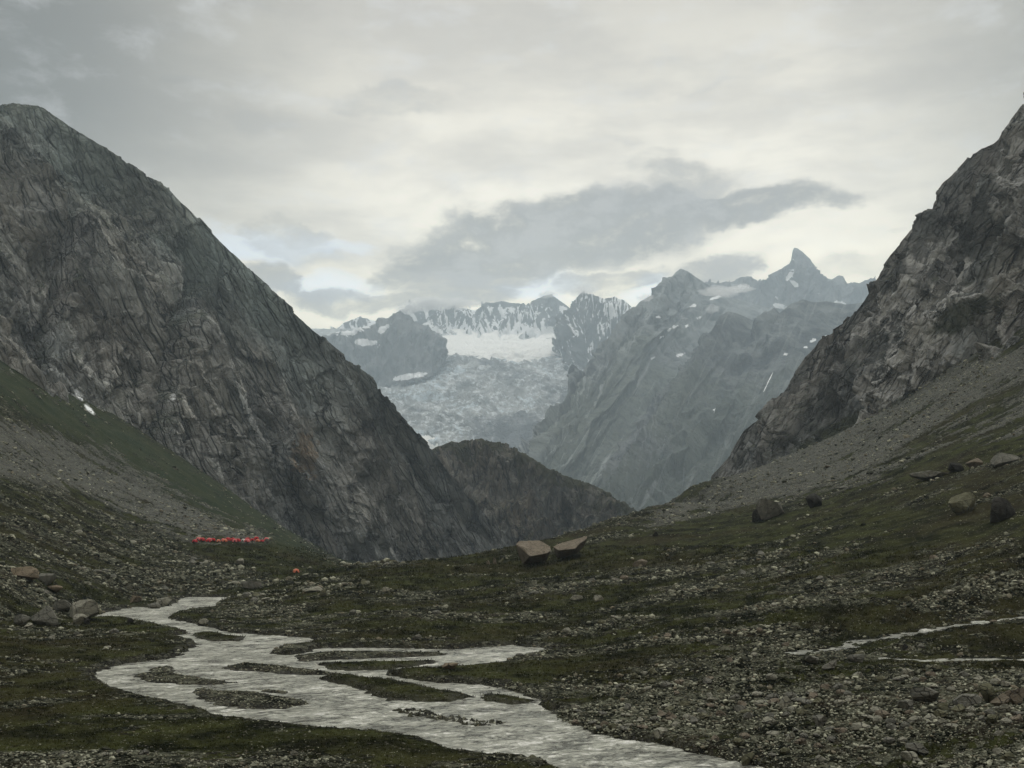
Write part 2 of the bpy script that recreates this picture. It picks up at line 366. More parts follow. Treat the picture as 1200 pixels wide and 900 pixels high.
def terrain_mat():
    m, t, b = material('turf_and_scree'); co = objco(t)
    st = t.attr('stony'); wetn = t.attr('wet'); sc = t.attr('scree'); gr = t.attr('green')
    n_f = t.noise(co, 1.6, 5, 0.65); n_m = t.noise(co, 0.22, 5, 0.6); n_b = t.noise(co, 0.03, 4, 0.6)
    turf = t.mix(t.rng(n_m, 0.35, 0.65), (0.003, 0.004, 0.0012), (0.033, 0.037, 0.012))
    turf = t.mix(t.rng(n_b, 0.45, 0.65, 0, 0.6), turf, (0.026, 0.021, 0.010))
    turf = t.mix(gr, turf, t.mix(t.rng(t.noise(co, 0.06, 6, 0.7), 0.35, 0.65), (0.014, 0.023, 0.010), (0.032, 0.038, 0.018)))
    turf = t.mix(t.rng(n_f, 0.45, 0.75, 0, 0.5), turf, (0.038, 0.040, 0.015))
    v1 = t.vor(co, 1.5, 'F1', 'Color'); v1d = t.vor(co, 1.5, 'F1', 'Distance'); v2 = t.vor(co, 4.0, 'F1', 'Color'); v2d = t.vor(co, 4.0); v0 = t.vor(co, 0.45, 'F1', 'Color'); v0d = t.vor(co, 0.45)
    def sep(c):
        n = t.new('ShaderNodeSeparateColor'); t.put(n.inputs[0], c); return n.outputs[0], n.outputs[1]
    a1, a1b = sep(v1); a2, a2b = sep(v2); a0, a0b = sep(v0)
    g = t.math('ADD', t.math('MULTIPLY', a1, 0.4), t.math('ADD', t.math('MULTIPLY', a2, 0.35), t.math('MULTIPLY', a0, 0.25)))
    gravel = t.mix(t.rng(g, 0.30, 0.95), (0.002, 0.003, 0.001), (0.115, 0.118, 0.083))
    gravel = t.mix(t.rng(n_m, 0.5, 0.7, 0, 0.35), gravel, (0.05, 0.037, 0.025))
    gravel = t.mix(t.math('MULTIPLY', sc, 0.55), gravel, (0.125, 0.126, 0.112))
    # ragged edge between stones and turf
    k = t.math('ADD', st, t.math('MULTIPLY', t.math('SUBTRACT', n_f, 0.5), 0.9)); k = t.math('ADD', k, t.math('MULTIPLY', t.math('SUBTRACT', a1b, 0.5), 0.5))
    k = t.rng(k, 0.42, 0.62)
    col = t.mix(k, turf, gravel)
    # single pale stones lying in the turf
    peb = t.math('MULTIPLY', t.rng(a2b, 0.88, 0.93), t.rng(v2d, 0.25, 0.4, 1, 0))
    col = t.mix(t.math('MULTIPLY', peb, 0.7), col, (0.20, 0.19, 0.16))
    col = t.mix(t.math('MULTIPLY', wetn, 0.55), col, (0.035, 0.033, 0.027))
    col = t.mix(t.attr('snow'), col, (0.75, 0.77, 0.77)); t.put(b.inputs['Base Color'], col)
    hs = t.math('ADD', t.math('MULTIPLY', v1d, -0.5), t.math('ADD', t.math('MULTIPLY', v2d, -0.25), t.math('MULTIPLY', v0d, -0.9)))
    h = t.math('ADD', t.math('MULTIPLY', hs, k), t.math('MULTIPLY', n_f, 0.5))
    t.put(b.inputs['Normal'], t.bump(h, 0.7))
    t.put(b.inputs['Roughness'], t.rng(wetn, 0, 1, 0.95, 0.5))
    return m
g = mesh_obj('terrain', V, grid_faces(NR, NC), terrain_mat()); tag(g, kind='structure')
attr(g, 'stony', stony); attr(g, 'wet', wet); attr(g, 'scree', np.clip(scree+scree2, 0, 1)); attr(g, 'green', np.clip(green1, 0, 1)); attr(g, 'snow', np.maximum(blob(PXg, PYg, 92, 463, 9, 2.2, 0.95), blob(PXg, PYg, 105, 480, 9, 2.4, 0.8))*(GY > 100))

# ------------------------------------------------------------------ water
def water_mat(name, tint, foam):
    m, t, b = material(name); co = objco(t)
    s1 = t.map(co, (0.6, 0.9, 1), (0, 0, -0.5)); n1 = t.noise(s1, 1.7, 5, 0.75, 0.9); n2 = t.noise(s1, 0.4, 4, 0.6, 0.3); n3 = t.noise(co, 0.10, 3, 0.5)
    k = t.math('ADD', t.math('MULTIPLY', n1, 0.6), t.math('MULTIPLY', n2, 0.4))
    col = t.mix(t.rng(k, 0.43, 0.56), tuple(c*0.30 for c in tint), tint)  # light and dark of the ripples put into the base colour
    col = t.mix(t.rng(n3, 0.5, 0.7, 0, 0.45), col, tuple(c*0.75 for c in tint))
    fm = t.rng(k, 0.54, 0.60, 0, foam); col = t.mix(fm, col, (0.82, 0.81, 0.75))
    t.put(b.inputs['Base Color'], col); t.put(b.inputs['Roughness'], t.rng(k, 0.4, 0.62, 0.25, 0.6)); b.inputs['Specular IOR Level'].default_value = 0.5
    b.inputs['IOR'].default_value = 1.33
    t.put(b.inputs['Normal'], t.bump(t.math('ADD', k, t.math('MULTIPLY', t.noise(s1, 7, 3), 0.25)), 1.3))
    return m
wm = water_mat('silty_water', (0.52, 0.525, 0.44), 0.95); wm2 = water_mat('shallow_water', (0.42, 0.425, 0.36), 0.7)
wy = np.geomspace(34, 214, 260); wu = np.linspace(-0.45, 0.55, 260)
WY, WU = np.meshgrid(wy, wu, indexing='ij'); WX = WU*WY
wp = np.stack([WX.ravel(), WY.ravel(), np.zeros(WX.size)], 1)
wz = (fbm(wp/np.array([3.0, 1.6, 1]), 3)*0.05)
# keep only cells close to the river
dw = seg_dist(WX.ravel(), WY.ravel(), RIVW); iw = inside(WX.ravel(), WY.ravel(), RIVW); ok = (iw | (dw < 2.2))
fc = grid_faces(260, 260); fc = fc[ok[fc].all(1)]; used = np.unique(fc); rm = -np.ones(len(wp), int); rm[used] = np.arange(len(used))
wv = wp.copy(); wv[:, 2] = wz+0.05
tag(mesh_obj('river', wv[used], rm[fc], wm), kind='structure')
for W, w in STRW:
    n = 120; tt = np.linspace(0, len(W)-1, n); L = np.stack([np.interp(tt, np.arange(len(W)), W[:, k]) for k in range(3)], 1)
    dr = np.gradient(L[:, :2], axis=0); dr /= np.linalg.norm(dr, axis=1)[:, None]; nn = np.stack([-dr[:, 1], dr[:, 0]], 1)
    wid = w*1.3; cols = []
    for s in np.linspace(-1, 1, 7):
        q = L.copy(); q[:, :2] += nn*s*wid; q[:, 2] += -0.07; cols.append(q)
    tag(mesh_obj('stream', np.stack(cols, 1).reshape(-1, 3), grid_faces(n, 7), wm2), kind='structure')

# ------------------------------------------------------------------ mountains
def mountain(name, mat, ridge, foot, ns, nt, disp, bulge=0.0, prof=1.0, back=0.6, backrows=14, sink=0.12, label=None, extra=None, ridge_keep=0.5):
    """surface between a foot line and a crest line (matching control points), displaced along its normal, closed by a back slope"""
    rd = np.array([P(*p) for p in ridge]); ft = np.array([P(*p) for p in foot]); k = len(rd)
    # spacing along the crest
    L = np.concatenate([[0], np.cumsum(np.linalg.norm(np.diff(rd+ft, axis=0), axis=1))]); s = np.linspace(0, L[-1], ns)
    Rr = np.stack([np.interp(s, L, rd[:, i]) for i in range(3)], 1); Ff = np.stack([np.interp(s, L, ft[:, i]) for i in range(3)], 1)
    kk = 9 if ns > 60 else 3
    ker = np.ones(kk)/kk
    for i in range(3): Ff[:, i] = np.convolve(np.pad(Ff[:, i], kk//2, mode='edge'), ker, 'valid')
    t = np.linspace(-sink, 1, nt); tt = t[None, :, None]
    A = Ff[:, None]+(Rr-Ff)[:, None]*tt
    zt = np.where(t > 0, np.sign(t)*np.abs(t)**prof, t); A[:, :, 2] = Ff[:, 2][:, None]+(Rr-Ff)[:, 2][:, None]*zt[None]
    hor = (Rr-Ff).copy(); hor[:, 2] = 0; hl = np.linalg.norm(hor, axis=1)[:, None]; hd = hor/np.maximum(hl, 1e-6)
    hd = np.stack([np.convolve(np.pad(hd[:, i], 20, mode='edge'), np.ones(41)/41, 'valid') for i in range(3)], 1)
    A -= hd[:, None]*(bulge*hl)[:, None]*np.sin(np.clip(tt, 0, 1)*np.pi)
    # back slope
    hgt = np.maximum(Rr[:, 2]-Ff[:, 2], 1); q = np.linspace(0, 1, backrows+1)[1:]**1.3
    B = Rr[:, None]+hd[:, None]*(hgt[:, None]*back*1.1*q[None])[..., None]; B[:, :, 2] = Rr[:, 2][:, None]-hgt[:, None]*q[None]*1.05
    G = np.concatenate([A, B], 1); n, m = G.shape[:2]
    du = np.gradient(G, axis=0); dv = np.gradient(G, axis=1); N = np.cross(du, dv); N /= np.linalg.norm(N, axis=2)[..., None]+1e-9
    sgn = np.sign((N*(np.array([0, 0, H])-G)).sum(2).mean()); N *= sgn
    # smooth the normals
    for _ in range(6):
        N[1:-1] = (N[:-2]+N[1:-1]+N[2:])/3; N[:, 1:-1] = (N[:, :-2]+N[:, 1:-1]+N[:, 2:])/3
    N /= np.linalg.norm(N, axis=2)[..., None]
    tv = np.concatenate([t, 1+q]); TT = np.broadcast_to(tv[None], (n, m)).ravel(); SS = np.broadcast_to(np.linspace(0, 1, n)[:, None], (n, m)).ravel()
    p = G.reshape(-1, 3); big, small = disp(p, SS, TT)
    damp = (ridge_keep+(1-ridge_keep)*sm(np.abs(TT-1), 0.0, 0.15))*np.repeat(np.clip(hgt/(hgt.max()*0.35), 0.08, 1), m)
    Vv = p+N.reshape(-1, 3)*(big*damp*sm(TT, -0.3, 0.05)+small)[:, None]
    f_ = grid_faces(n, m)
    if sgn > 0: f_ = f_
    o = mesh_obj(name, Vv, f_, mat, smooth=False if 'crag' in name else True)
    attr(o, 'st', np.stack([SS, TT, np.zeros(len(SS))], 1), 'FLOAT_VECTOR')
    tag(o, kind='structure')
    px = 600+Vv[:, 0]/Vv[:, 1]*F; py = YH-(Vv[:, 2]-H)/Vv[:, 1]*F
    if extra:
        for nm, fn in extra.items(): attr(o, nm, fn(px, py, Vv, SS, TT))
    return o, Vv
# --- left mountain
def disp_left(p, S, T):
    q = p.copy(); w = fbm(p/60.0, 3); q = q+w[:, None]*9
    rot = q@np.array([[0.9, 0.0, -0.43], [0, 1, 0], [0.43, 0, 0.9]])
    gul = ridged((rot/np.array([85, 120, 520]))+3, 4)-0.45; slabby = sm(fbm(rot/np.array([45, 60, 110])+21, 3), -0.25, 0.3)
    b1 = blocks(rot/np.array([21, 28, 66.0])); b2 = blocks(rot/np.array([8, 11, 25.0])+7); b3 = blocks(rot/np.array([3.6, 5, 10.0])+3, 0.8)
    f = fbm(p/26.0+4, 5)
    big = gul*34+b1*6*slabby+f*4-9*sm(T, 0.45, 0.93)*(1-sm(T, 0.93, 1.0))
    px = 600+p[:, 0]/p[:, 1]*F; py = YH-(p[:, 2]-H)/p[:, 1]*F
    g1 = np.exp(-((px-(238-(py-300)*0.17+fbm(p/30.0, 2)*8))/12.0)**2)*sm(py, 270, 340)*(1-sm(py, 530, 590)); big -= g1*26; g4 = np.exp(-((px-(90-(py-250)*0.1+fbm(p/30.0, 2)*8))/9.0)**2)*sm(py, 190, 260)*(1-sm(py, 330, 420)); big -= g4*16
    g2 = np.exp(-((px-(325+(py-520)*-0.1))/8.0)**2)*sm(py, 470, 510); big -= g2*10
    g3 = np.exp(-((px-(62+(py-300)*0.05))/12.0)**2)*sm(py, 250, 330); big -= g3*10
    return big, (b2*4.2*(0.25+slabby)+b3*2.0*(0.4+slabby)+fbm(p/3.0, 2)*0.5+blocks(rot/np.array([17, 22, 46.0])+11)*5)*(1-0.6*sm(T, 0.9, 1.0))
rm1, t, b, col = rock_mat('grey_rock_face', 26, (0.218, 0.227, 0.222), (0.02, 0.022, 0.022), (0.236, 0.23, 0.21), (0.05, 0.06, 0.035), (1.6, 1, 0.42), (0, 0.45, 0), 0.14, green_amt=0.6, crack=0.75)
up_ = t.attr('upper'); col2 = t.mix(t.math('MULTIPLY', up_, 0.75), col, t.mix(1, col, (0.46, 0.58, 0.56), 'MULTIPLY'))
col2 = t.mix(t.attr('rust'), col2, (0.26, 0.17, 0.085)); col2 = t.mix(t.attr('paleslab'), col2, (0.27, 0.265, 0.24)); col2 = t.mix(t.attr('snow'), col2, (0.75, 0.77, 0.78))
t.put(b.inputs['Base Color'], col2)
ridgeL = [(-420,330,690),(-300,200,720),(-150,110,760),(-60,128,780),(0,125,800),(15,119,800),(45,122,803),(60,131,806),(100,158,812),(150,188,820),(200,222,828),(240,265,834),(290,312,842),(330,350,850),(365,385,856),(400,415,870),(440,450,884),(480,495,900),(505,525,915),(540,570,935),(570,605,950),(590,635,960),(612,672,970)]
footL = [(-560,330,420),(-430,335,440),(-320,360,450),(-220,375,470),(-120,395,490),(-90,400,500),(-50,410,510),(-20,416,515),(20,432,530),(70,458,548),(130,492,575),(190,524,606),(250,563,655),(300,600,722),(345,630,765),(390,652,800),(430,660,830),(475,668,860),(510,670,890),(545,672,920),(570,674,940),(590,675,950),(605,676,960)]
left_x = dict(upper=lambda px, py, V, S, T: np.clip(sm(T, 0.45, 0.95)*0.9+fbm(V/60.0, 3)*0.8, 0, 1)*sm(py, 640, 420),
    rust=lambda px, py, V, S, T: blob(px, py, 356, 530, 14, 28, 0.1, fbm(V/8.0, 4)*1.4)*0.5,
    paleslab=lambda px, py, V, S, T: np.clip(blob(px, py, 355, 497, 20, 9, 0.5, fbm(V/8.0, 3)*0.5)*0.8+blob(px, py, 245, 450, 30, 50, 0.2, fbm(V/14.0, 3))*0.35+blob(px, py, 430, 560, 40, 60, 0.6, fbm(V/14.0, 3))*0.3, 0, 1),
    snow=lambda px, py, V, S, T: np.maximum.reduce([blob(px, py, 92, 463, 9, 2.2, 0.95), blob(px, py, 105, 480, 9, 2.4, 0.8), blob(px, py, 203, 466, 1.3, 6)]))
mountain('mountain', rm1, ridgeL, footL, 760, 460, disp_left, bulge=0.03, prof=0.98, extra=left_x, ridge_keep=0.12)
print('left', time.time()-T0)

# --- right mountain
def disp_right(p, S, T):
    q = p+fbm(p/40.0, 3)[:, None]*6
    rot = q@np.array([[0.86, 0.0, 0.5], [0, 1, 0], [-0.5, 0, 0.86]])
    gul = ridged(q/np.array([55, 60, 150])+1, 4)-0.45
    b1 = blocks(rot/np.array([17, 20, 30.0])+2); b2 = blocks(rot/np.array([7, 8, 12.0])+5); b3 = blocks(rot/np.array([2.8, 3.2, 5.0])+8, 0.8)
    return gul*20+b1*9+fbm(p/16.0, 4)*4-5*sm(T, 0.45, 0.93)*(1-sm(T, 0.93, 1.0)), (b2*3.2+b3*1.3+fbm(p/2.0, 2)*0.3)*(1-0.75*sm(T, 0.9, 1.0))
rm2, t, b, col = rock_mat('dark_crag_rock', 15, (0.183, 0.192, 0.188), (0.02, 0.02, 0.02), (0.185, 0.18, 0.166), (0.045, 0.05, 0.028), (1.4, 1, 0.5), (0, -0.5, 0), 0.10, green_amt=0.6, crack=0.8)
pl = t.noise(t.map(objco(t), (1, 1, 0.45), (0, -0.5, 0)), 0.16, 6, 0.75)
col2 = t.mix(t.math('MULTIPLY', t.attr('paleslab'), t.rng(pl, 0.42, 0.54)), col, (0.36, 0.36, 0.345))
col2 = t.mix(t.attr('turf'), col2, (0.04, 0.045, 0.025))
t.put(b.inputs['Base Color'], col2)
ridgeR = [(812,600,640),(822,578,632),(850,540,625),(872,503,620),(890,487,612),(905,470,606),(930,440,600),(950,412,592),(962,392,588),(985,378,580),(1005,358,573),(1030,318,565),(1045,298,560),(1058,282,555),(1085,252,548),(1098,222,543),(1120,206,536),(1138,182,530),(1165,164,522),(1178,152,517),(1200,125,510),(1290,20,485),(1400,-90,455),(1600,-200,420)]
footR = [(815,604,620),(828,590,596),(845,585,580),(862,578,570),(880,570,560),(895,562,548),(912,552,535),(935,540,520),(955,530,505),(972,522,495),(990,512,485),(1010,502,472),(1030,492,462),(1048,483,452),(1065,474,444),(1082,465,434),(1100,456,424),(1118,445,414),(1140,433,404),(1160,422,394),(1185,408,382),(1290,350,340),(1400,300,305),(1600,200,270)]
right_x = dict(paleslab=lambda px, py, V, S, T: np.clip(blob(px, py, 1075, 400, 70, 110, 0.5, fbm(V/20.0, 4)*1.2)*1.0+blob(px, py, 1190, 210, 30, 60, 0.4, fbm(V/12.0, 3))*0.7+blob(px, py, 860, 565, 30, 20, 0.3, fbm(V/12.0, 3)*0.6)*0.45, 0, 1),
    turf=lambda px, py, V, S, T: np.clip(blob(px, py, 1125, 370, 45, 16, -0.5, fbm(V/10.0, 4)*0.9)+blob(px, py, 960, 520, 60, 14, -0.6, fbm(V/10.0, 4)*0.7)+blob(px, py, 1090, 455, 60, 10, -0.5, fbm(V/10.0, 4)*0.7), 0, 1)*0.85)
mountain('mountain', rm2, ridgeR, footR, 620, 420, disp_right, bulge=0.02, prof=0.98, extra=right_x, ridge_keep=0.25)
print('right', time.time()-T0)

# --- rounded knoll in the middle
def disp_knoll(p, S, T):
    q = p+fbm(p/40.0, 3)[:, None]*14
    gul = ridged(q/np.array([38, 60, 260])+8, 4)-0.45
    return gul*30+(ridged(q/np.array([16, 40, 190])+5, 3)-0.45)*11+fbm(p/26.0, 4)*4, (blocks(q/np.array([13, 12, 30.0]))*6+blocks(q/np.array([5, 5, 11.0])+3)*2.6)*(1-0.55*sm(T, 0.88, 1.0))
rm3, t, b, col = rock_mat('brown_rock', 24, (0.145, 0.145, 0.133), (0.015, 0.015, 0.015), (0.145, 0.125, 0.095), (0.045, 0.048, 0.026), (1.4, 1, 0.45), (0, 0.25, 0), 0.10, green_amt=1.0, crack=0.8)
t.put(b.inputs['Base Color'], t.mix(t.attr('turf'), col, (0.055, 0.055, 0.032)))
ridgeK = [(440,600,1120),(480,560,1120),(500,537,1120),(512,524,1118),(525,518,1116),(540,514.5,1112),(560,513,1108),(580,515,1104),(600,522,1100),(620,534,1092),(640,546,1086),(660,556,1080),(680,562,1075),(700,571,1070),(718,581,1062),(738,592,1056),(755,604,1050),(770,622,1046),(782,660,1040)]
footK = [(430,690,1000),(450,690,1000),(480,690,1000),(500,690,1000),(512,690,1000),(526,690,1000),(545,690,1000),(565,690,1000),(585,690,1000),(605,690,998),(625,690,996),(645,690,994),(665,690,992),(690,690,990),(705,690,988),(725,690,986),(745,690,986),(765,690,990),(775,690,1000)]
mountain('hill', rm3, ridgeK, footK, 420, 240, disp_knoll, bulge=0.15, prof=0.80, ridge_keep=0.12, back=1.2,
    extra=dict(turf=lambda px, py, V, S, T: np.clip(sm(T+fbm(V/20.0, 4)*0.35, 0.86, 0.98)*0.9, 0, 1)))
print('knoll', time.time()-T0)

# --- far ranges
def far_mat(name, base, dark, green, S, scree_amt, green_top, snow_col=(0.88, 0.89, 0.90), bumpk=0.12):
    m, t, b = material(name); co = objco(t); st = t.attr('st', 'Vector')
    sep = t.new('ShaderNodeSeparateXYZ'); t.put(sep.inputs[0], st)
    v = t.map(co, (1, 1, 0.6)); n1 = t.noise(v, 1/S, 7, 0.68); n2 = t.noise(v, 4/S, 5, 0.7); n0 = t.noise(co, 0.25/S, 4, 0.6)
    col = t.mix(t.rng(n1, 0.38, 0.62), dark, base)
    streak = t.noise(t.map(st, (60, 3.0, 1)), 1.0, 5, 0.7, 0.6)
    low = t.rng(t.math('ADD', sep.outputs[1], t.math('MULTIPLY', t.math('SUBTRACT', n0, 0.5), 1.4)), green_top-0.2, green_top+0.12, 1, 0)
    col = t.mix(t.math('MULTIPLY', low, 0.9), col, t.mix(t.rng(n2, 0.4, 0.6), green, tuple(c*1.6 for c in green)))
    col = t.mix(t.math('MULTIPLY', t.rng(streak, 0.52, 0.66), scree_amt), col, tuple(min(1, c*1.5) for c in base))
    col = t.mix(t.math('MULTIPLY', t.rng(n2, 0.55, 0.7), 0.6), col, dark)
    sn = t.attr('snow'); sn2 = t.rng(t.math('ADD', sn, t.math('MULTIPLY', t.math('SUBTRACT', n2, 0.5), 0.8)), 0.42, 0.58)
    sn2 = t.math('MULTIPLY', sn2, t.rng(sn, 0.02, 0.12))
    col = t.mix(sn2, col, snow_col); t.put(b.inputs['Base Color'], col)
    h = t.math('ADD', n1, t.math('MULTIPLY', n2, 0.55)); t.put(b.inputs['Normal'], t.bump(h, S*bumpk*1.7, 1.0))
    return m
def disp_far(S0, A, str_=(1, 1, 0.5)):
    def f(p, S, T):
        q = p/S0+fbm(p/(S0*1.5), 3)[:, None]*0.4
        r = ridged(q*np.array(str_), 6, 0.55)-0.42
        return r*A+fbm(p/(S0*0.3), 4)*A*0.15, blocks(p/(S0*0.11))*A*0.085+ridged(p/(S0*0.16)+3, 4)*A*0.13
    return f
def spurs(n, A, seed, S0):
    """ribs and gullies that run down the fall line"""
    def f(p, S, T):
        w = fbm(p/(S0*1.2)+seed, 4)
        c = np.stack([S*n+w*1.3, T*1.2+w*0.5, np.full(len(S), seed)], 1)
        r = (ridged(c, 4, 0.5)-0.42)
        c2 = np.stack([S*n*3.7+w*2, T*3.0, np.full(len(S), seed+5.0)], 1)
        return r*A*sm(T, -0.2, 0.2)+fbm(p/(S0*0.4), 4)*A*0.15, ((ridged(c2, 3)-0.4)*A*0.22+blocks(p/(S0*0.12))*A*0.10+ridged(p/(S0*0.2)+3, 4)*A*0.09+blocks(p/(S0*0.05))*A*0.04)*(1-0.9*sm(T, 0.85, 0.99))
    return f
FK = 1.0
def Yk(pts, k=1.0): return [(a, b, c*k) for a, b, c in pts]
m_head = far_mat('snowy_rock', (0.13, 0.135, 0.135), (0.03, 0.033, 0.036), (0.12, 0.12, 0.11), 170, 0.1, -1)
def couloir(S, T, n, k=0.0, seed=0):
    w = fbm(np.stack([S*n*0.7, T*6, np.full(len(S), 9.0+seed)], 1), 3)*1.6; c = np.stack([S*n+w, T*5.0-w, np.full(len(S), 3.0+seed)], 1); return np.clip(fbm(c, 4)*1.6+0.42+k, 0, 1)
ridgeH = [(330,400,8200),(370,392,8100),(387,391,8000),(403,378,8000),(420,371,8000),(437,376,8000),(450,378,8000),(467,367,8000),(480,358,8000),(503,351,8000),(517,353,8000),(537,361,8000),(557,363,8000),(570,356,8000),(587,352,8000),(610,357,8000),(623,358,8000),(637,347,8000),(645,345,8000),(655,352,8000),(663,358,8000),(680,372,8000),(700,380,8000),(780,380,8000)]
footH = [(a+(0 if a < 600 else 6), 425 if a > 500 else 440, 7000) for a, b, c in ridgeH]
mountain('mountain', m_head, ridgeH, footH, 460, 130, spurs(13, 150, 3, 600), prof=0.9, ridge_keep=0.12,
    extra=dict(snow=lambda px, py, V, S, T: np.clip(np.maximum(couloir(S, T, 40, -0.16), couloir(S, T, 100, -0.15, 2))*sm(py, 350, 362)+0.30*sm(py, 376, 390)-0.5*(px < 400)*sm(py, 385, 400), 0, 1)))
ridgeP = [(650,405,6500),(654,395,6600),(657,384,6700),(663,368,6700),(673,351,6700),(683,342,6700),(690,345,6700),(697,345,6700),(708,349,6700),(720,347,6700),(732,352,6700),(740,360,6700),(760,385,6700),(790,420,6700)]
footP = [(662,425,6000),(663,428,6000),(664,432,6000),(668,440,6000),(676,440,6000),(685,440,5900),(695,440,5900),(700,440,5800),(712,440,5800),(724,440,5800),(738,440,5800),(750,440,5800),(770,440,5800),(800,440,5800)]
mountain('mountain', m_head, ridgeP, footP, 240, 170, spurs(6, 150, 8, 500), prof=0.95, ridge_keep=0.12,
    extra=dict(snow=lambda px, py, V, S, T: np.clip(couloir(S, T, 60, -0.22, 2)*0.95+0.22*sm(px, 688, 715)-0.12*sm(py, 380, 400), 0, 1)))
m_butt = far_mat('dark_far_rock', (0.19, 0.195, 0.195), (0.045, 0.05, 0.055), (0.09, 0.10, 0.085), 120, 0.15, -1)
ridgeB = [(300,440,6200),(360,400,6200),(400,390,6200),(425,385,6200),(445,375,6200),(458,369,6200),(468,366,6200),(478,371,6200),(487,377,6200),(500,383,6200),(510,387,6200),(518,393,6200),(522,400,6200),(522,412,6200),(520,424,6200)]
footB = [(300,470,5600),(350,470,5600),(390,460,5600),(410,450,5600),(425,446,5600),(440,444,5600),(452,443,5600),(462,443,5600),(470,443,5600),(480,442,5600),(488,441,5600),(496,439,5600),(504,436,5600),(512,432,5600),(518,428,5700)]
mountain('mountain', m_butt, ridgeB, footB, 260, 120, spurs(10, 130, 4, 400), prof=0.9, ridge_keep=0.3,
    extra=dict(snow=lambda px, py, V, S, T: np.clip(blob(px, py, 428, 401, 16, 5, 0.1, fbm(V/60.0, 3)*0.6)*0.9+blob(px, py, 412, 388, 18, 5, -0.2, fbm(V/60.0, 3))*0.9+blob(px, py, 450, 385, 10, 4, -0.5, fbm(V/50.0, 3))*0.8+blob(px, py, 480, 441, 24, 4, -0.15, fbm(V/60.0, 3)*0.5)*0.9, 0, 1)))
# glacier: one sheet from the névé under the headwall down the icefall to the tongue
def glacier():
    m, t, b = material('glacier_ice'); co = objco(t)
    n1 = t.noise(t.map(co, (1, 0.5, 1)), 0.006, 7, 0.7); n2 = t.noise(t.map(co, (1, 0.6, 1)), 0.03, 6, 0.75); n0 = t.noise(t.map(co, (1.0, 0.5, 1)), 0.0022, 6, 0.65, 0.8)
    v = t.vor(t.map(co, (1, 0.5, 1)), 0.035, 'DISTANCE_TO_EDGE')
    deb = t.mix(t.rng(n1, 0.35, 0.65), (0.16, 0.17, 0.17), (0.40, 0.41, 0.40))
    deb = t.mix(t.rng(n2, 0.5, 0.62), deb, (0.66, 0.69, 0.70))
    deb = t.mix(t.rng(n0, 0.50, 0.60), deb, (0.14, 0.15, 0.16))
    deb = t.mix(t.math('MULTIPLY', t.rng(n0, 0.36, 0.44, 1, 0), t.rng(n2, 0.42, 0.55)), deb, (0.58, 0.65, 0.69))
    sn = t.attr('snow'); k = t.rng(t.math('ADD', sn, t.math('MULTIPLY', t.math('SUBTRACT', n1, 0.5), 0.9)), 0.42, 0.55)
    snow = t.mix(t.math('MULTIPLY', t.rng(n2, 0.52, 0.66), 0.5), (0.92, 0.91, 0.87), (0.68, 0.70, 0.71))
    t.put(b.inputs['Base Color'], t.mix(k, deb, snow)); t.put(b.inputs['Roughness'], 0.8)
    t.put(b.inputs['Normal'], t.bump(t.math('ADD', t.math('ADD', n2, n1), t.math('MULTIPLY', t.math('MINIMUM', v, 0.1), 2.0)), 16))
    return m
ridgeG = [(300,385,7600),(430,385,7600),(480,384,7600),(515,385,7600),(560,386,7600),(610,387,7600),(650,387,7500),(680,392,7400),(720,400,7400),(850,420,7400)]
footG = [(330,560,3800),(430,560,3800),(470,560,3800),(500,560,3800),(540,560,3800),(580,560,3800),(620,560,3800),(660,560,3800),(700,560,3800),(820,560,3800)]
def disp_gl(p, S, T):
    big = ridged(p/np.array([420, 300, 400.0]), 5)*70-30
    mid = sm(T, 0.78, 0.62); step = fbm(np.stack([S*7, T*16, S*0], 1), 4)*45
    return (big+step)*(0.25+0.75*mid), (blocks(p/np.array([60, 45, 50.0]))*16+ridged(p/60.0, 4)*14)*(0.2+0.8*mid)
mountain('glacier', glacier(), ridgeG, footG, 460, 320, disp_gl, prof=1.0, ridge_keep=0.3, bulge=0.0, back=1.0,
    extra=dict(snow=lambda px, py, V, S, T: np.clip(blob(px, py, 590, 400, 108, 24, 0.0, fbm(V/170.0, 5)*0.9)*0.85+blob(px, py, 500, 520, 14, 9, 0, fbm(V/60.0, 3))*0.7-0.55*blob(px, py, 618, 393, 12, 5, -0.3)+0.12*sm(fbm(V/150.0, 3), 0.1, 0.4)*sm(py, 520, 440), 0, 1)))
print('glacier', time.time()-T0)
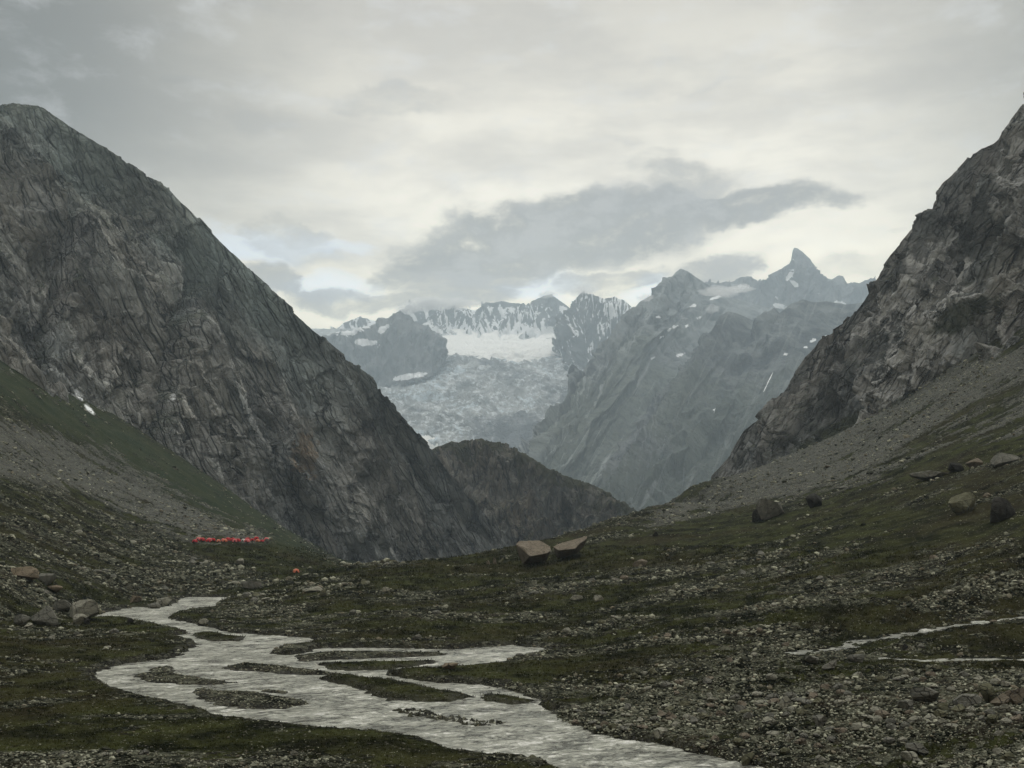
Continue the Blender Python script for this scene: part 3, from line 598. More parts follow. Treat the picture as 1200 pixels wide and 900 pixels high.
# spire range
m_sp = far_mat('spire_rock', (0.2, 0.21, 0.215), (0.08, 0.085, 0.095), (0.1, 0.1, 0.1), 200, 0.1, -1)
ridgeS = [(760,360,7200),(800,350,7200),(827,330,7200),(840,331,7200),(855,330,7200),(867,326,7200),(877,324,7200),(888,330,7200),(900,327,7200),(910,318,7200),(919,312,7200),(925,309,7200),(928,293,7200),(931,290,7200),(935,291,7200),(941,296,7200),(950,304,7200),(957,317,7200),(967,325,7200),(975,327,7200),(983,324,7200),(988,323,7200),(993,332,7200),(1007,331,7200),(1014,327,7200),(1020,326,7200),(1028,330,7200),(1060,322,7200),(1100,330,7200),(1200,350,7200)]
footS = [(a*1.0, 430, 6000) for a, b, c in ridgeS]
mountain('mountain', m_sp, ridgeS, footS, 520, 150, spurs(20, 150, 12, 600), prof=0.9, ridge_keep=0.15,
    extra=dict(snow=lambda px, py, V, S, T: np.clip(np.maximum.reduce([blob(px, py, 930, 332, 7, 2.5, 0.5), blob(px, py, 872, 336, 9, 2.2, 0.1), blob(px, py, 985, 357, 10, 4, 0.3), blob(px, py, 858, 355, 16, 3, 0.7), blob(px, py, 870, 362, 6, 8, 0.5), blob(px, py, 882, 368, 5, 7, 0.6), blob(px, py, 915, 359, 10, 3, 0.2), blob(px, py, 926, 322, 3, 9, 0.6)])*0.95+couloir(S, T, 60, -0.36, 8)*0.6, 0, 1)))
# long slope with the rounded peak on the right of the glacier
m_m1 = far_mat('far_slope_rock', (0.20, 0.215, 0.215), (0.042, 0.048, 0.052), (0.075, 0.084, 0.07), 150, 0.8, 0.5)
ridge1 = [(560,560,2900),(590,540,3050),(613,523,3200),(637,503,3400),(657,477,3600),(672,456,3800),(690,423,4100),(705,408,4250),(720,397,4400),(740,363,4700),(750,353,4800),(765,344,4900),(772,340,5000),(783,332,5150),(792,320,5250),(798,315,5300),(806,318,5350),(813,323,5500),(827,332,5700),(860,350,5800),(900,360,5900),(960,370,6000),(1040,380,6000),(1150,380,6000)]
foot1 = [(a-0.62*(660-b)-6, 660, 2300-1.0*max(0, 0)) for a, b, c in ridge1]
mountain('mountain', m_m1, ridge1, foot1, 480, 320, spurs(8, 95, 21, 700), prof=1.0, ridge_keep=0.1, bulge=0.0,
    extra=dict(snow=lambda px, py, V, S, T: np.clip(np.maximum.reduce([blob(px, py, x, y, a, 1.7, -0.3, fbm(V/25.0, 3)*1.3) for x, y, a in ((813,358,5),(790,383,5),(797,416,4),(764,420,3),(775,395,4),(838,349,7),(785,386,3),(805,382,4),(770,372,3),(820,372,4))])*0.9, 0, 1)))
m_m3 = far_mat('dark_spur_rock', (0.14, 0.15, 0.15), (0.03, 0.036, 0.04), (0.055, 0.063, 0.052), 120, 0.55, 0.62)
ridge3 = [(690,640,2500),(700,590,2650),(715,560,2800),(740,520,3000),(765,480,3200),(790,448,3400),(815,415,3600),(830,393,3750),(838,378,3820),(843,370,3850),(853,364,3900),(862,366,3920),(870,369,3950),(887,377,4000),(900,365,4050),(907,360,4080),(914,367,4100),(927,357,4150),(940,351,4200),(955,354,4250),(970,353,4280),(990,357,4300),(1012,354,4350),(1060,350,4400),(1150,350,4400)]
foot3 = [(a-0.50*(680-b), 680, 1950) for a, b, c in ridge3]
mountain('mountain', m_m3, ridge3, foot3, 460, 320, spurs(6, 85, 33, 600), prof=1.0, ridge_keep=0.12, bulge=0.0,
    extra=dict(snow=lambda px, py, V, S, T: np.clip(np.maximum.reduce([blob(px, py, x, y, a, b_, r) for x, y, a, b_, r in ((966,396,6,2.6,-0.3),(953,399,5,1.6,-0.4),(944,407,3,1.5,0),(921,415,3,2,0),(838,480,4,1.2,-0.3),(900,448,0.9,15,0.45))])*0.9, 0, 1)))
print('far', time.time()-T0)

# ------------------------------------------------------------------ stones
def ico(sub):
    import bmesh
    bm = bmesh.new(); bmesh.ops.create_icosphere(bm, subdivisions=sub, radius=1.0)
    v = np.array([x.co[:] for x in bm.verts]); f = np.array([[w.index for w in x.verts] for x in bm.faces]); bm.free(); return v, f
def chip(v, ncut, seed, lo=0.45, hi=0.85):
    r = np.random.default_rng(seed); v = v.copy()
    for _ in range(ncut):
        n = r.normal(size=3); n /= np.linalg.norm(n); dd = r.uniform(lo, hi); k = v@n; m = k > dd
        v[m] -= (k[m]-dd)[:, None]*n*0.97
    return v
v1, f1 = ico(1); v2_, f2_ = ico(2); v3_, f3_ = ico(3); v4_, f4_ = ico(4)
def stone_mat(name, lo, hi, warmc, scale=1.0):
    m, t, b = material(name); geo = t.new('ShaderNodeNewGeometry'); ri_ = geo.outputs['Random Per Island']
    oi = t.new('ShaderNodeObjectInfo').outputs['Random']
    r_ = t.math('FRACT', t.math('ADD', ri_, oi)); co = objco(t)
    col = t.mix(t.math('POWER', r_, 1.5), lo, hi); col = t.mix(t.rng(t.math('FRACT', t.math('MULTIPLY', r_, 7.3)), 0.8, 0.95), col, warmc)
    n = t.noise(co, 2.2*scale, 6, 0.65); col = t.mix(1.0, col, t.rng(n, 0.3, 0.7, 0.65, 1.3, False), 'MULTIPLY')
    sp = t.rng(t.noise(co, 5*scale, 4, 0.7), 0.56, 0.66, 0, 0.5); col = t.mix(sp, col, (0.06, 0.065, 0.05))
    t.put(b.inputs['Base Color'], col); t.put(b.inputs['Normal'], t.bump(t.math('ADD', n, t.math('MULTIPLY', t.noise(co, 9*scale, 4), 0.4)), 0.12))
    return m
stm = stone_mat('field_stone', (0.016, 0.018, 0.011), (0.37, 0.37, 0.28), (0.15, 0.132, 0.095))

# where stones can be seen: image area of every ground cell
cx = (PXg[:-1, :-1]+PXg[1:, 1:])/2; cy_ = (PYg[:-1, :-1]+PYg[1:, 1:])/2
area = np.abs((PXg[1:, 1:]-PXg[:-1, :-1])*(PYg[:-1, :-1]-PYg[1:, 1:]))
horizon = np.minimum.accumulate(np.where(GY[:, :] > 20, PYg, 2000), 0)     # highest point so far up each column
visg = (PYg <= horizon+1.5)[:-1, :-1] & (GY[:-1, :-1] > 48) & (GY[:-1, :-1] < 780) & (cx > -30) & (cx < 1230) & (cy_ < 925)
sden = stony[:-1, :-1]; dd_ = d[:-1, :-1]; il = isl[:-1, :-1]; sm_ = strm[:-1, :-1]
dry = ((dd_ > 0.1) | (il > 0.05)) & (sm_ > 0.8)
wgt = np.where(visg & dry, area*(0.05+sden**1.3), 0); wgt = np.where(visg & ~dry & (dd_ > -5), area*(0.008+0.16*sm(n4[:-1, :-1], 0.05, 0.3)*band(cx, cy_, [(470,797),(560,806),(640,824)], 12)+0.16*band(cx, cy_, [(465,826),(600,850)], 12)+0.03*sm(n4[:-1, :-1], 0.2, 0.4)), wgt)
wgt = np.where(visg & (dd_ < 0.1) & (dd_ > -1.1) & (il <= 0.05), area*0.16, wgt)
wgt *= np.where(cy_ < 560, 0.75, 1)
def sample(n, wgt_, seed):
    r = np.random.default_rng(seed); cw = np.cumsum(wgt_.ravel()); k = np.searchsorted(cw, r.random(n)*cw[-1]); i, j = np.unravel_index(k, wgt_.shape)
    a, b = r.random(n), r.random(n)
    x = GX[i, j]+a*(GX[i, j+1]-GX[i, j]); y = GY[i, j]+b*(GY[i+1, j]-GY[i, j]); return x, y, i, j, r
def merged(name, x, y, s, r, tv, tf, sink, label, flat=(0.35, 0.75), mat=None):
    n = len(x); nv = len(tv[0]); q = r.integers(0, len(tv), n); B = np.stack(tv)[q]
    sc = np.stack([r.uniform(.75, 1.25, n), r.uniform(.6, 1.0, n), r.uniform(*flat, n)], 1)*s[:, None]*0.5
    B = B*sc[:, None]; a = r.random(n)*6.283; c, s_ = np.cos(a)[:, None], np.sin(a)[:, None]
    tl = r.normal(0, 0.22, n)[:, None]; ct, stt = np.cos(tl), np.sin(tl)
    X0, Y0, Z0 = B[..., 0], B[..., 1], B[..., 2]; X1 = X0*ct-Z0*stt; Z1 = X0*stt+Z0*ct
    z = ground_z(x, y)
    V_ = np.stack([X1*c-Y0*s_+x[:, None], X1*s_+Y0*c+y[:, None], Z1+(z+sc[:, 2]*sink)[:, None]], -1).reshape(-1, 3)
    Fx = (tf[None]+(np.arange(n)*nv)[:, None, None]).reshape(-1, 3)
    o = mesh_obj(name, V_, Fx, mat or stm, smooth=False); tag(o, label, 'stones', kind='stuff'); return o
lowt = [chip(v1*0.5+v1*0.5, 5, s, .5, .8) for s in range(14)]
v0, f0 = ico(1)
octv = [chip(np.array([[1, 0, 0], [0, 1, 0], [-1, 0, 0], [0, -1, 0], [.5, .5, .8], [-.5, .5, .7], [-.5, -.5, .8], [.5, -.5, .75], [.6, .6, -.6], [-.6, .6, -.6], [-.6, -.6, -.6], [.6, -.6, -.6]])*np.random.default_rng(s).uniform(.8, 1.15, (12, 3)), 0, s) for s in range(10)]
import bmesh
def hull(v):
    bm = bmesh.new(); [bm.verts.new(p) for p in v]; r_ = bmesh.ops.convex_hull(bm, input=bm.verts); bm.verts.index_update()
    f = [[w.index for w in x.verts] for x in bm.faces]; vv = [x.co[:] for x in bm.verts]; bm.free(); return np.array(vv), np.array(f)
_hv, _hf = hull(np.array([[1, 0, 0], [0, 1, 0], [-1, 0, 0], [0, -1, 0], [.6, .6, .8], [-.6, .6, .8], [-.6, -.6, .8], [.6, -.6, .8], [.6, .6, -.6], [-.6, .6, -.6], [-.6, -.6, -.6], [.6, -.6, -.6]]))
octv = [_hv*np.random.default_rng(s).uniform(.78, 1.18, _hv.shape) for s in range(12)]
NS = 60000
x, y, i, j, r = sample(NS, wgt, 5)
den = sden[i, j]; spx = 1.15*(1-r.random(NS))**(-1/2.5)                   # size in pixels of the photograph: many small, few large
near_shingle = sm(PXg[i, j], 640, 900)*sm(PYg[i, j], 780, 820); lft = sm(PYg[i, j], 620, 660)*(1-sm(PYg[i, j], 700, 730))*(PXg[i, j] < 400); spx = spx*(1+0.6*near_shingle+0.3*lft); spx = np.minimum(spx, 7.0+6*near_shingle)
spx = spx*(0.55+0.6*den)*(0.8+0.9*sm(n12[i, j]+0.6*n4[i, j], 0.0, 0.5))*np.where(PYg[i, j] < 600, 0.75, 1)
inriver = ~dry[i, j]; spx = np.where(inriver, np.minimum(spx, 2.6), spx); isb = il[i, j] > 0.05; spx = np.where(isb, np.minimum(spx, 2.6), spx)
spx = np.minimum(spx, 9.0+5*near_shingle); size = np.clip(spx*y/F*1.15, 0.07, 2.6)
ap = size*F/y
order = np.argsort(-ap); 
BIG = []          # the largest become stones of their own
hand_clear = []

# hand-placed boulders: px, py of the base centre, width and height in px, kind, label, sink
import math as _m
def boulder_mesh(nm, w, dpt, h, seed, cuts=13, lo=.38, hi=.68, rough=0.05, sub=3, flat_top=False):
    tv, tf = (v3_, f3_) if sub == 3 else (v4_, f4_) if sub == 4 else (v2_, f2_)
    v = chip(tv, cuts, seed, lo, hi)
    if flat_top: v[:, 2] = np.minimum(v[:, 2], 0.55+0.12*v[:, 0])
    v = v+(tv*(fbm(tv*2.3+seed, 4)*rough)[:, None])
    e = v.max(0)-v.min(0); v = (v-(v.max(0)+v.min(0))/2)/e*np.array([w, dpt, h])
    return v, tf
def bmat(nm, a, b_, warmc=None):
    m, t, b = material(nm); co = objco(t); n = t.noise(co, 0.9, 7, 0.65); n2 = t.noise(t.map(co, (1, 1, 3)), 2.6, 5, 0.7)
    col = t.mix(t.rng(n, 0.3, 0.7), a, b_); col = t.mix(t.rng(n2, 0.5, 0.7, 0, 0.5), col, tuple(c*0.55 for c in a))
    if warmc: col = t.mix(t.rng(t.noise(co, 0.5, 4), 0.5, 0.62, 0, 0.5), col, warmc)
    cr = t.rng(t.vor(t.vm('ADD', co, t.vm('MULTIPLY', t.noise(co, 1.5, 3, col=True), (0.5,)*3)), 0.7, 'DISTANCE_TO_EDGE'), 0, 0.03, 0.7, 0)
    col = t.mix(cr, col, (0.03, 0.03, 0.028)); t.put(b.inputs['Base Color'], col)
    t.put(b.inputs['Normal'], t.bump(t.math('SUBTRACT', t.math('ADD', n, t.math('MULTIPLY', n2, 0.5)), t.math('MULTIPLY', cr, 0.5)), 0.3)); return m
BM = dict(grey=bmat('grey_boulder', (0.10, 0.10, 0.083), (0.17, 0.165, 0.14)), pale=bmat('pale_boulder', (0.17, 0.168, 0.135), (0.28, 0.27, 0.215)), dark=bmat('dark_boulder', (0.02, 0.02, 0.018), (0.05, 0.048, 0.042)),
          tan=bmat('tan_boulder', (0.14, 0.115, 0.08), (0.20, 0.165, 0.12)), brown=bmat('brown_boulder', (0.12, 0.10, 0.077), (0.19, 0.165, 0.125)), moss=bmat('mossy_boulder', (0.08, 0.08, 0.05), (0.145, 0.14, 0.095)))
def place(px, py, wpx, hpx, kind, label, seed, cat='boulder', name='boulder', flat=False, sink=0.22, rot=0.0, tilt=0.0, dk=0.8, cuts=13, group=None, sub=3):
    X, Y, Zg = ground_at(px, py); w = wpx*Y/F; h = hpx*Y/F/(1-sink)*0.97
    v, tf = boulder_mesh(name, w, w*dk, h, seed, cuts, flat_top=flat, sub=sub)
    o = mesh_obj(name, v, tf, BM[kind], smooth=False); o.location = (X, Y+w*dk*0.15, Zg+h*(0.5-sink)); o.rotation_euler = (0, tilt, rot)
    tag(o, label, cat, group); hand_clear.append((X, Y, w*0.5)); return o
HB = [
 (25,733,20,14,'grey','grey squarish boulder standing left of the big boulder cluster beside the turf flat',1,False),
 (52,731,32,21,'grey','large dark-sided grey boulder at the front of the cluster beside the turf flat',2,False),
 (96,726,34,24,'pale','largest pale angular boulder of the cluster left of the river bend',3,False),
 (91,731,18,12,'pale','small pale block leaning against the front of the largest pale boulder',4,False),
 (68,716,26,13,'grey','flat grey boulder lying behind the gap in the riverside boulder cluster',5,True),
 (27,678,34,14,'tan','broad tan slab lying flat on the stony left slope',6,True),
 (52,684,26,13,'grey','dark tilted slab propped right beside the tan slab on the left slope',7,True),
 (62,693,18,7,'tan','narrow tan flat stone just below the two slabs on the left slope',8,True),
 (180,715,16,9,'grey','squat dark-topped boulder standing at the water edge of the upper river',9,True),
 (158,706,14,8,'tan','reddish brown boulder on the bank behind the upper river pool',10,False),
 (192,708,20,8,'pale','pale wedge-shaped boulder sloping into the upper river',11,True),
 (226,657,10,5,'grey','small round grey boulder in the turf below the camp left end',12,False),
 (282,661,12,7,'pale','pale domed boulder at the edge of the turf mound below the camp',13,False),
 (313,637,5,6,'grey','grey upright rock standing behind the right end of the camp',14,False),
 (101,732,9,7,'dark','dark cube-like rock at the tip of the turf flat by the cluster',15,False),
 (152,730,8,6,'dark','dark cube-like rock on the turf spit beside the inflowing rivulet',16,False),
 (366,694,26,6,'pale','long flat pale slab on the right bank above the river bend',17,True),
 (379,698,9,8,'moss','mossy yellowish rock standing just right of the long pale slab',18,False),
 (294,690,24,10,'grey','wide low grey boulder at the head of the river pool',19,True),
 (528,784,18,7,'tan','tan boulder standing in the thin side channel of the river',20,False),
 (676,704,15,7,'pale','pale round-topped boulder, left one of a pair in the middle of the slope',21,False),
 (701,704,13,7,'pale','pale broad-topped boulder, right one of a pair in the middle of the slope',22,False),
 (750,664,18,9,'brown','brown low boulder half sunk in turf right of the twin slabs',23,False),
 (768,628,7,6,'dark','small dark round boulder near the skyline right of the twin slabs',24,False),
 (572,662,5,6,'brown','short brown upright rock, leftmost of three on the hill skyline',25,False),
 (580,661,5,8,'brown','brown pointed rock, middle of three on the hill skyline',26,False),
 (587,660,6,7,'moss','yellowish pointed rock, rightmost of three on the hill skyline',27,False),
 (904,606,32,23,'grey','large grey-brown pyramid-shaped boulder on the turf under the right scree',28,False),
 (889,610,14,14,'dark','dark block put in for the shaded cave left of the pyramid-shaped boulder',29,False),  # shade of the cave put into the near-black colour of a block
 (957,594,22,17,'dark','dark leaning pointed boulder under the right scree',30,False),
 (1130,601,33,25,'moss','mossy pale square boulder standing on the right slope',31,True),
 (1175,608,38,27,'dark','big black rugged boulder beside the mossy square one',32,False),
 (1096,560,46,9,'grey','long low grey outcrop at the foot of the right scree',33,True),
 (1122,552,22,10,'dark','dark overhanging block at the upper end of the long grey outcrop',34,False),
 (1142,548,22,12,'brown','brown rounded boulder right of the dark overhanging block',35,False),
 (1180,544,34,14,'grey','broad grey boulder at the right end of the outcrop under the scree',36,False),
 (772,866,14,13,'pale','white-topped boulder sitting on the dark shingle bank',37,False),
 (877,898,18,17,'moss','tilted mossy flat-faced stone at the water edge in the near corner',38,False),
 (926,869,12,12,'pale','pale cream block among the shingle in the near corner',39,False),
 (961,851,17,13,'grey','grey rounded boulder on the shingle below the side stream end',40,False),
 (920,828,16,13,'pale','bright cream pair-topped boulder at the top of the shingle bank',41,False),
 (1012,855,24,8,'pale','flat pale slab on the turf strip above the near right shingle',42,True),
 (1076,882,26,12,'grey','flat grey slab near the lower right corner of the shingle',43,True),
 (1068,891,22,10,'pale','pale flat slab touching the grey slab near the lower right corner',44,True),
 (1085,822,34,18,'grey','broad grey boulder in the row of big rocks right of the shingle',45,False),
 (1062,832,20,12,'grey','low grey boulder left in front of the broad grey one',46,False),
 (1130,826,36,13,'grey','low wide grey boulder in the middle of the right boulder row',47,True),
 (1158,824,20,24,'moss','mossy grey triangular boulder standing up from the right boulder row',48,False),
 (1172,828,22,16,'brown','reddish brown boulder leaning right of the mossy triangular one',49,False),
 (1192,826,24,20,'brown','large brown boulder at the end of the right boulder row',50,False),
 (1065,792,17,9,'pale','pale double-lobed boulder just below the wide side stream',51,False),
 (952,778,16,10,'grey','angular grey boulder just below the end of the narrow side stream',52,False),
 (972,784,20,11,'grey','wide grey boulder in the rock heap under the narrow side stream',53,False),
 (1003,776,20,9,'grey','flat-topped grey boulder between the two side streams',54,True),
 (1061,762,7,7,'dark','black pointed rock standing between the two side streams',55,False),
 (930,645,0,0,None,None,0,False)]
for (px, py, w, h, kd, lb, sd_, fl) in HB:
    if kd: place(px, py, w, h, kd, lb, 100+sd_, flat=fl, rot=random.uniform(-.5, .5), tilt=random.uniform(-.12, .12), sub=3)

# the twin slab boulders on the skyline: traced outlines with their own thickness
def slab(name, face, Y, depthv, kind, label, under):
    """face: traced outline of the broad top/front face with a distance for every corner; depthv pushes the hidden side back and down"""
    top = [P(a, b, c) for a, b, c in face]; low = [P(a, b, c) for a, b, c in under]
    bm = bmesh.new(); pts = [bm.verts.new(p) for p in top+low]
    r_ = bmesh.ops.convex_hull(bm, input=bm.verts)
    bmesh.ops.bevel(bm, geom=list(bm.edges), offset=0.09, segments=1, affect='EDGES')
    bmesh.ops.triangulate(bm, faces=bm.faces)
    bmesh.ops.subdivide_edges(bm, edges=bm.edges, cuts=2, use_grid_fill=True)
    me = bpy.data.meshes.new(name); bm.to_mesh(me); bm.free()
    co = np.empty(len(me.vertices)*3, np.float32); me.vertices.foreach_get('co', co); co = co.reshape(-1, 3); cen = co.mean(0)
    co += ((co-cen)/np.linalg.norm(co-cen, axis=1)[:, None])*(fbm(co/1.4, 4)*0.16)[:, None]
    co -= cen; me.vertices.foreach_set('co', co.ravel()); me.materials.append(BM[kind]); me.update()
    o = bpy.data.objects.new(name, me); C.objects.link(o); o.location = cen; tag(o, label, 'boulder'); hand_clear.append((cen[0], cen[1], 3.5)); return o
Xs, Ys, Zs = ground_at(618, 660); DS = Ys; print('slab distance', DS)
slab('boulder', [(608,634,DS+2),(632,633,DS+2.5),(645,640,DS-1),(646,645,DS-3),(640,648.5,DS-4.5),(621,652,DS-6),(614,642,DS-3),(604,638,DS)], DS, 3, 'brown',
     'larger brown slab boulder with dark undercut left side on the hill skyline', [(613,661,DS-0.6),(637,659,DS-0.8),(641,656,DS+2),(608,652,DS+2)])
slab('boulder', [(648,641,DS+3),(655,637,DS+7),(672,633,DS+8),(688,628,DS+7),(688,631,DS+5),(679,637,DS+1),(674,643,DS-0.5),(655,645,DS)], DS, 3, 'brown',
     'smaller brown slab boulder leaning up towards the right of the larger slab', [(653,654,DS+4),(665,652,DS+3.5),(677,648,DS+4.5),(684,641,DS+8),(660,651,DS+8)])

# individual stones from the scatter
taken = np.zeros(NS, bool); N_IND = 235; cnt = 0
hc = np.array(hand_clear)
tones = [('dark grey', 'grey', 0), ('grey', 'grey', 0), ('pale grey', 'pale', 0), ('brownish', 'brown', 0), ('pale', 'pale', 0), ('mossy', 'moss', 0)]
place_names = [  # px, py, words
 (60,715,'the boulder cluster left of the river bend'),(40,670,'the tan slab on the left slope'),(180,705,'the upper river pool'),(270,632,'the row of tents'),(320,690,'the head of the river pool'),
 (230,725,'the gravel spit at the upper bend'),(528,782,'the tan boulder in the side channel'),(688,702,'the pale boulder pair mid-slope'),(650,645,'the twin slab boulders'),(904,598,'the pyramid-shaped boulder'),
 (957,585,'the dark leaning boulder'),(1130,590,'the mossy square boulder'),(1110,550,'the long low outcrop'),(772,858,'the white-topped boulder'),(877,890,'the tilted mossy stone at the water edge'),
 (926,865,'the cream block on the shingle'),(961,845,'the round boulder on the shingle'),(1012,850,'the flat slab on the turf strip'),(1070,885,'the two slabs in the lower corner'),(1100,820,'the right boulder row'),
 (1180,820,'the large brown boulder'),(1065,790,'the double-lobed boulder'),(960,775,'the end of the narrow side stream'),(1120,760,'the wide side stream'),(1100,735,'the narrow side stream'),
 (450,720,'the stony flat across the river'),(760,755,'the turf terrace above the shingle'),(850,700,'the middle of the right slope'),(1100,660,'the stone strip on the right slope'),(950,640,'the turf bands under the scree'),
 (100,780,'the turf point at the river bend'),(60,860,'the turf flat in the near left corner'),(300,885,'the near left bank'),(450,890,'the near bank by the frame edge'),(100,630,'the stony left slope'),(180,600,'the upper left scree'),
 (1000,520,'the right scree'),(1150,450,'the high right scree'),(680,820,'the shingle bank above the river'),(820,820,'the top of the shingle bank'),(0,600,'the far left talus')]
cands = []
for k in order:
    if inriver[k] or isb[k]: continue
    if ((hc[:, 0]-x[k])**2+(hc[:, 1]-y[k])**2 < (hc[:, 2]+size[k]*0.6)**2).any(): taken[k] = True; continue
    ok_ = all((c[0]-x[k])**2+(c[1]-y[k])**2 > (0.7*(c[3]+size[k])*0.6)**2 for c in cands)
    if not ok_: taken[k] = True; continue
    z_ = float(ground_z(x[k], y[k])); pxk = 600+x[k]/y[k]*F; pyk = YH-(z_-H)/y[k]*F
    if not (3 < pxk < 1197 and pyk < 893): continue
    cands.append((x[k], y[k], z_, size[k], pxk, pyk, k)); taken[k] = True
    if len(cands) >= N_IND: break
shapes = [('angular', 12, .45, .75), ('rounded', 8, .75, .95), ('flat', 10, .5, .8), ('blocky', 6, .5, .65)]
protos = {}
for si_, (sn_, cu, lo_, hi_) in enumerate(shapes):
    for tt_ in (0, 1):
        v, tf = boulder_mesh('rock', 1, 0.8, {'flat': .34, 'blocky': .7}.get(sn_, .6), 300+si_*7+tt_, cu, lo_, hi_, sub=2)
        for tn in ('grey', 'pale', 'brown', 'moss'):
            me = bpy.data.meshes.new('rock'); me.from_pydata(v.tolist(), [], tf.tolist()); me.materials.append(BM[tn]); me.update(); protos[(si_, tt_, tn)] = me
byp = {}
for c in cands:
    dist2 = [((c[4]-a)/1.6)**2+(c[5]-b_)**2 for a, b_, w in place_names]; q = int(np.argmin(dist2)); byp.setdefault(q, []).append(c)
ordn = ['nearest', 'second nearest', 'third nearest', 'fourth nearest', 'fifth nearest', 'sixth nearest', 'seventh nearest', 'eighth nearest', 'ninth nearest', 'tenth nearest', 'eleventh nearest', 'twelfth nearest'] + ['%dth nearest' % n for n in range(13, 60)]
for q, cs in byp.items():
    a0, b0, words = place_names[q]; cs.sort(key=lambda c: (c[4]-a0)**2+(c[5]-b0)**2); cnts = {}
    for c in cs:
        r_ = random.Random(int(c[6])); si_ = r_.randrange(4); tn = r_.choice(['grey', 'grey', 'pale', 'pale', 'brown', 'moss'] if c[4] > 600 else ['grey', 'pale', 'pale', 'grey', 'moss'])
        o = bpy.data.objects.new('rock', protos[(si_, r_.randrange(2), tn)]); C.objects.link(o); s_ = c[3]*1.1
        o.scale = (s_, s_*r_.uniform(.8, 1.1), s_); o.rotation_euler = (r_.uniform(-.15, .15), r_.uniform(-.15, .15), r_.uniform(0, 6.28))
        o.location = (c[0], c[1], c[2]+s_*0.12)
        sd2 = 'left of' if c[4] < a0 else 'right of'
        key = (tn, si_, sd2); n_ = cnts.get(key, 0); cnts[key] = n_+1
        tword = {'grey': 'grey', 'pale': 'pale', 'brown': 'brownish', 'moss': 'mossy'}[tn]
        od = '' if n_ == 0 else ordn[n_]+' such rock ' ; 
        lab = f"{tword} {shapes[si_][0]} rock, {ordn[n_]} of its kind {sd2} {words}"
        wl = lab.split()
        if len(wl) > 16: lab = f"{tword} {shapes[si_][0]} rock, {ordn[n_]} {sd2} {words}"
        tag(o, lab, 'rock', 'rocks scattered over the valley floor')
print('individual rocks', len(cands))
keep = ~taken
bigm = keep & (ap > 3.6); smm = keep & ~bigm
merged('stones', x[bigm], y[bigm], size[bigm], np.random.default_rng(3), lowt, f1, 0.35, 'fist-sized to knee-high stones strewn over turf and shingle')
merged('gravel', x[smm], y[smm], size[smm], np.random.default_rng(4), octv, _hf, 0.3, 'fine grey gravel and small stones covering the valley floor')
print('stones', bigm.sum(), smm.sum(), time.time()-T0)

# grass tufts on the nearer turf
wg = np.where(visg & dry & (cy_ > 640), area*np.clip(0.75-sden, 0, 1), 0); gx, gy, gi, gj, gr_ = sample(22000, wg, 21)
ng = len(gx); gz = ground_z(gx, gy); NB = 5; an = gr_.random((ng, NB))*6.283; hh = gr_.uniform(0.05, 0.16, (ng, NB))*(gy/75)[:, None]; ox = gr_.normal(0, 0.10, (ng, NB))*(gy/75)[:, None]; oy = gr_.normal(0, 0.10, (ng, NB))*(gy/75)[:, None]
bw = 0.03*(gy/75)[:, None]; bx = gx[:, None]+ox; by = gy[:, None]+oy; bz = np.broadcast_to(gz[:, None], bx.shape)-0.02; lean = 0.5*hh
Vg = np.stack([np.stack([bx-bw*np.cos(an), by-bw*np.sin(an), bz], -1), np.stack([bx+bw*np.cos(an), by+bw*np.sin(an), bz], -1), np.stack([bx+lean*np.sin(an), by+lean*np.cos(an), bz+hh], -1)], 2).reshape(-1, 3)
mg, tg, bg_ = material('grass_blades'); rr_ = tg.new('ShaderNodeNewGeometry').outputs['Random Per Island']; tg.put(bg_.inputs['Base Color'], tg.mix(rr_, tg.mix(tg.rng(tg.noise(objco(tg), 0.22, 5, 0.6), 0.4, 0.6), (0.005, 0.008, 0.0025), (0.04, 0.042, 0.014)), tg.mix(tg.rng(tg.noise(objco(tg), 0.22, 5, 0.6), 0.4, 0.6), (0.018, 0.022, 0.007), (0.075, 0.073, 0.026))))
tag(mesh_obj('grass', Vg, np.arange(len(Vg)).reshape(-1, 3), mg, smooth=False), 'short olive grass tufts on the turf banks of the river', 'grass', kind='stuff')
# ------------------------------------------------------------------ camp
def cloth(nm, c):
    m, t, b = material(nm); n = t.noise(objco(t), 3, 3); t.put(b.inputs['Base Color'], t.mix(t.rng(n, 0.3, 0.7), tuple(v*0.8 for v in c), c)); b.inputs['Roughness'].default_value = 0.7; return m
TC = dict(red=cloth('red_nylon', (0.42, 0.035, 0.04)), orange=cloth('orange_nylon', (0.60, 0.20, 0.12)), white=cloth('white_nylon', (0.65, 0.62, 0.58)), pink=cloth('faded_red_nylon', (0.62, 0.16, 0.16)))
doorm = cloth('dark_mesh_door', (0.06, 0.03, 0.03)); polem = cloth('tent_pole', (0.5, 0.5, 0.48))
def tent_mesh(w, l, h, seed):
    nu_, nv_ = 24, 8; V_ = []
    for jv in range(nv_+1):
        ph = jv/nv_*math.pi/2
        for iu in range(nu_):
            th = iu/nu_*2*math.pi; rr = math.cos(ph)**0.75; sq = 1/max(abs(math.cos(th)), abs(math.sin(th)))**0.55
            crease = 1-0.05*math.cos(th*4)*math.cos(ph)
            V_.append((math.cos(th)*rr*sq*crease*l/2*0.95, math.sin(th)*rr*sq*crease*w/2*0.95, h*math.sin(ph)**0.9))
    Fq = []
    for jv in range(nv_):
        for iu in range(nu_):
            a = jv*nu_+iu; b_ = jv*nu_+(iu+1) % nu_; Fq.append((a, b_, b_+nu_, a+nu_))
    return np.array(V_), np.array(Fq)
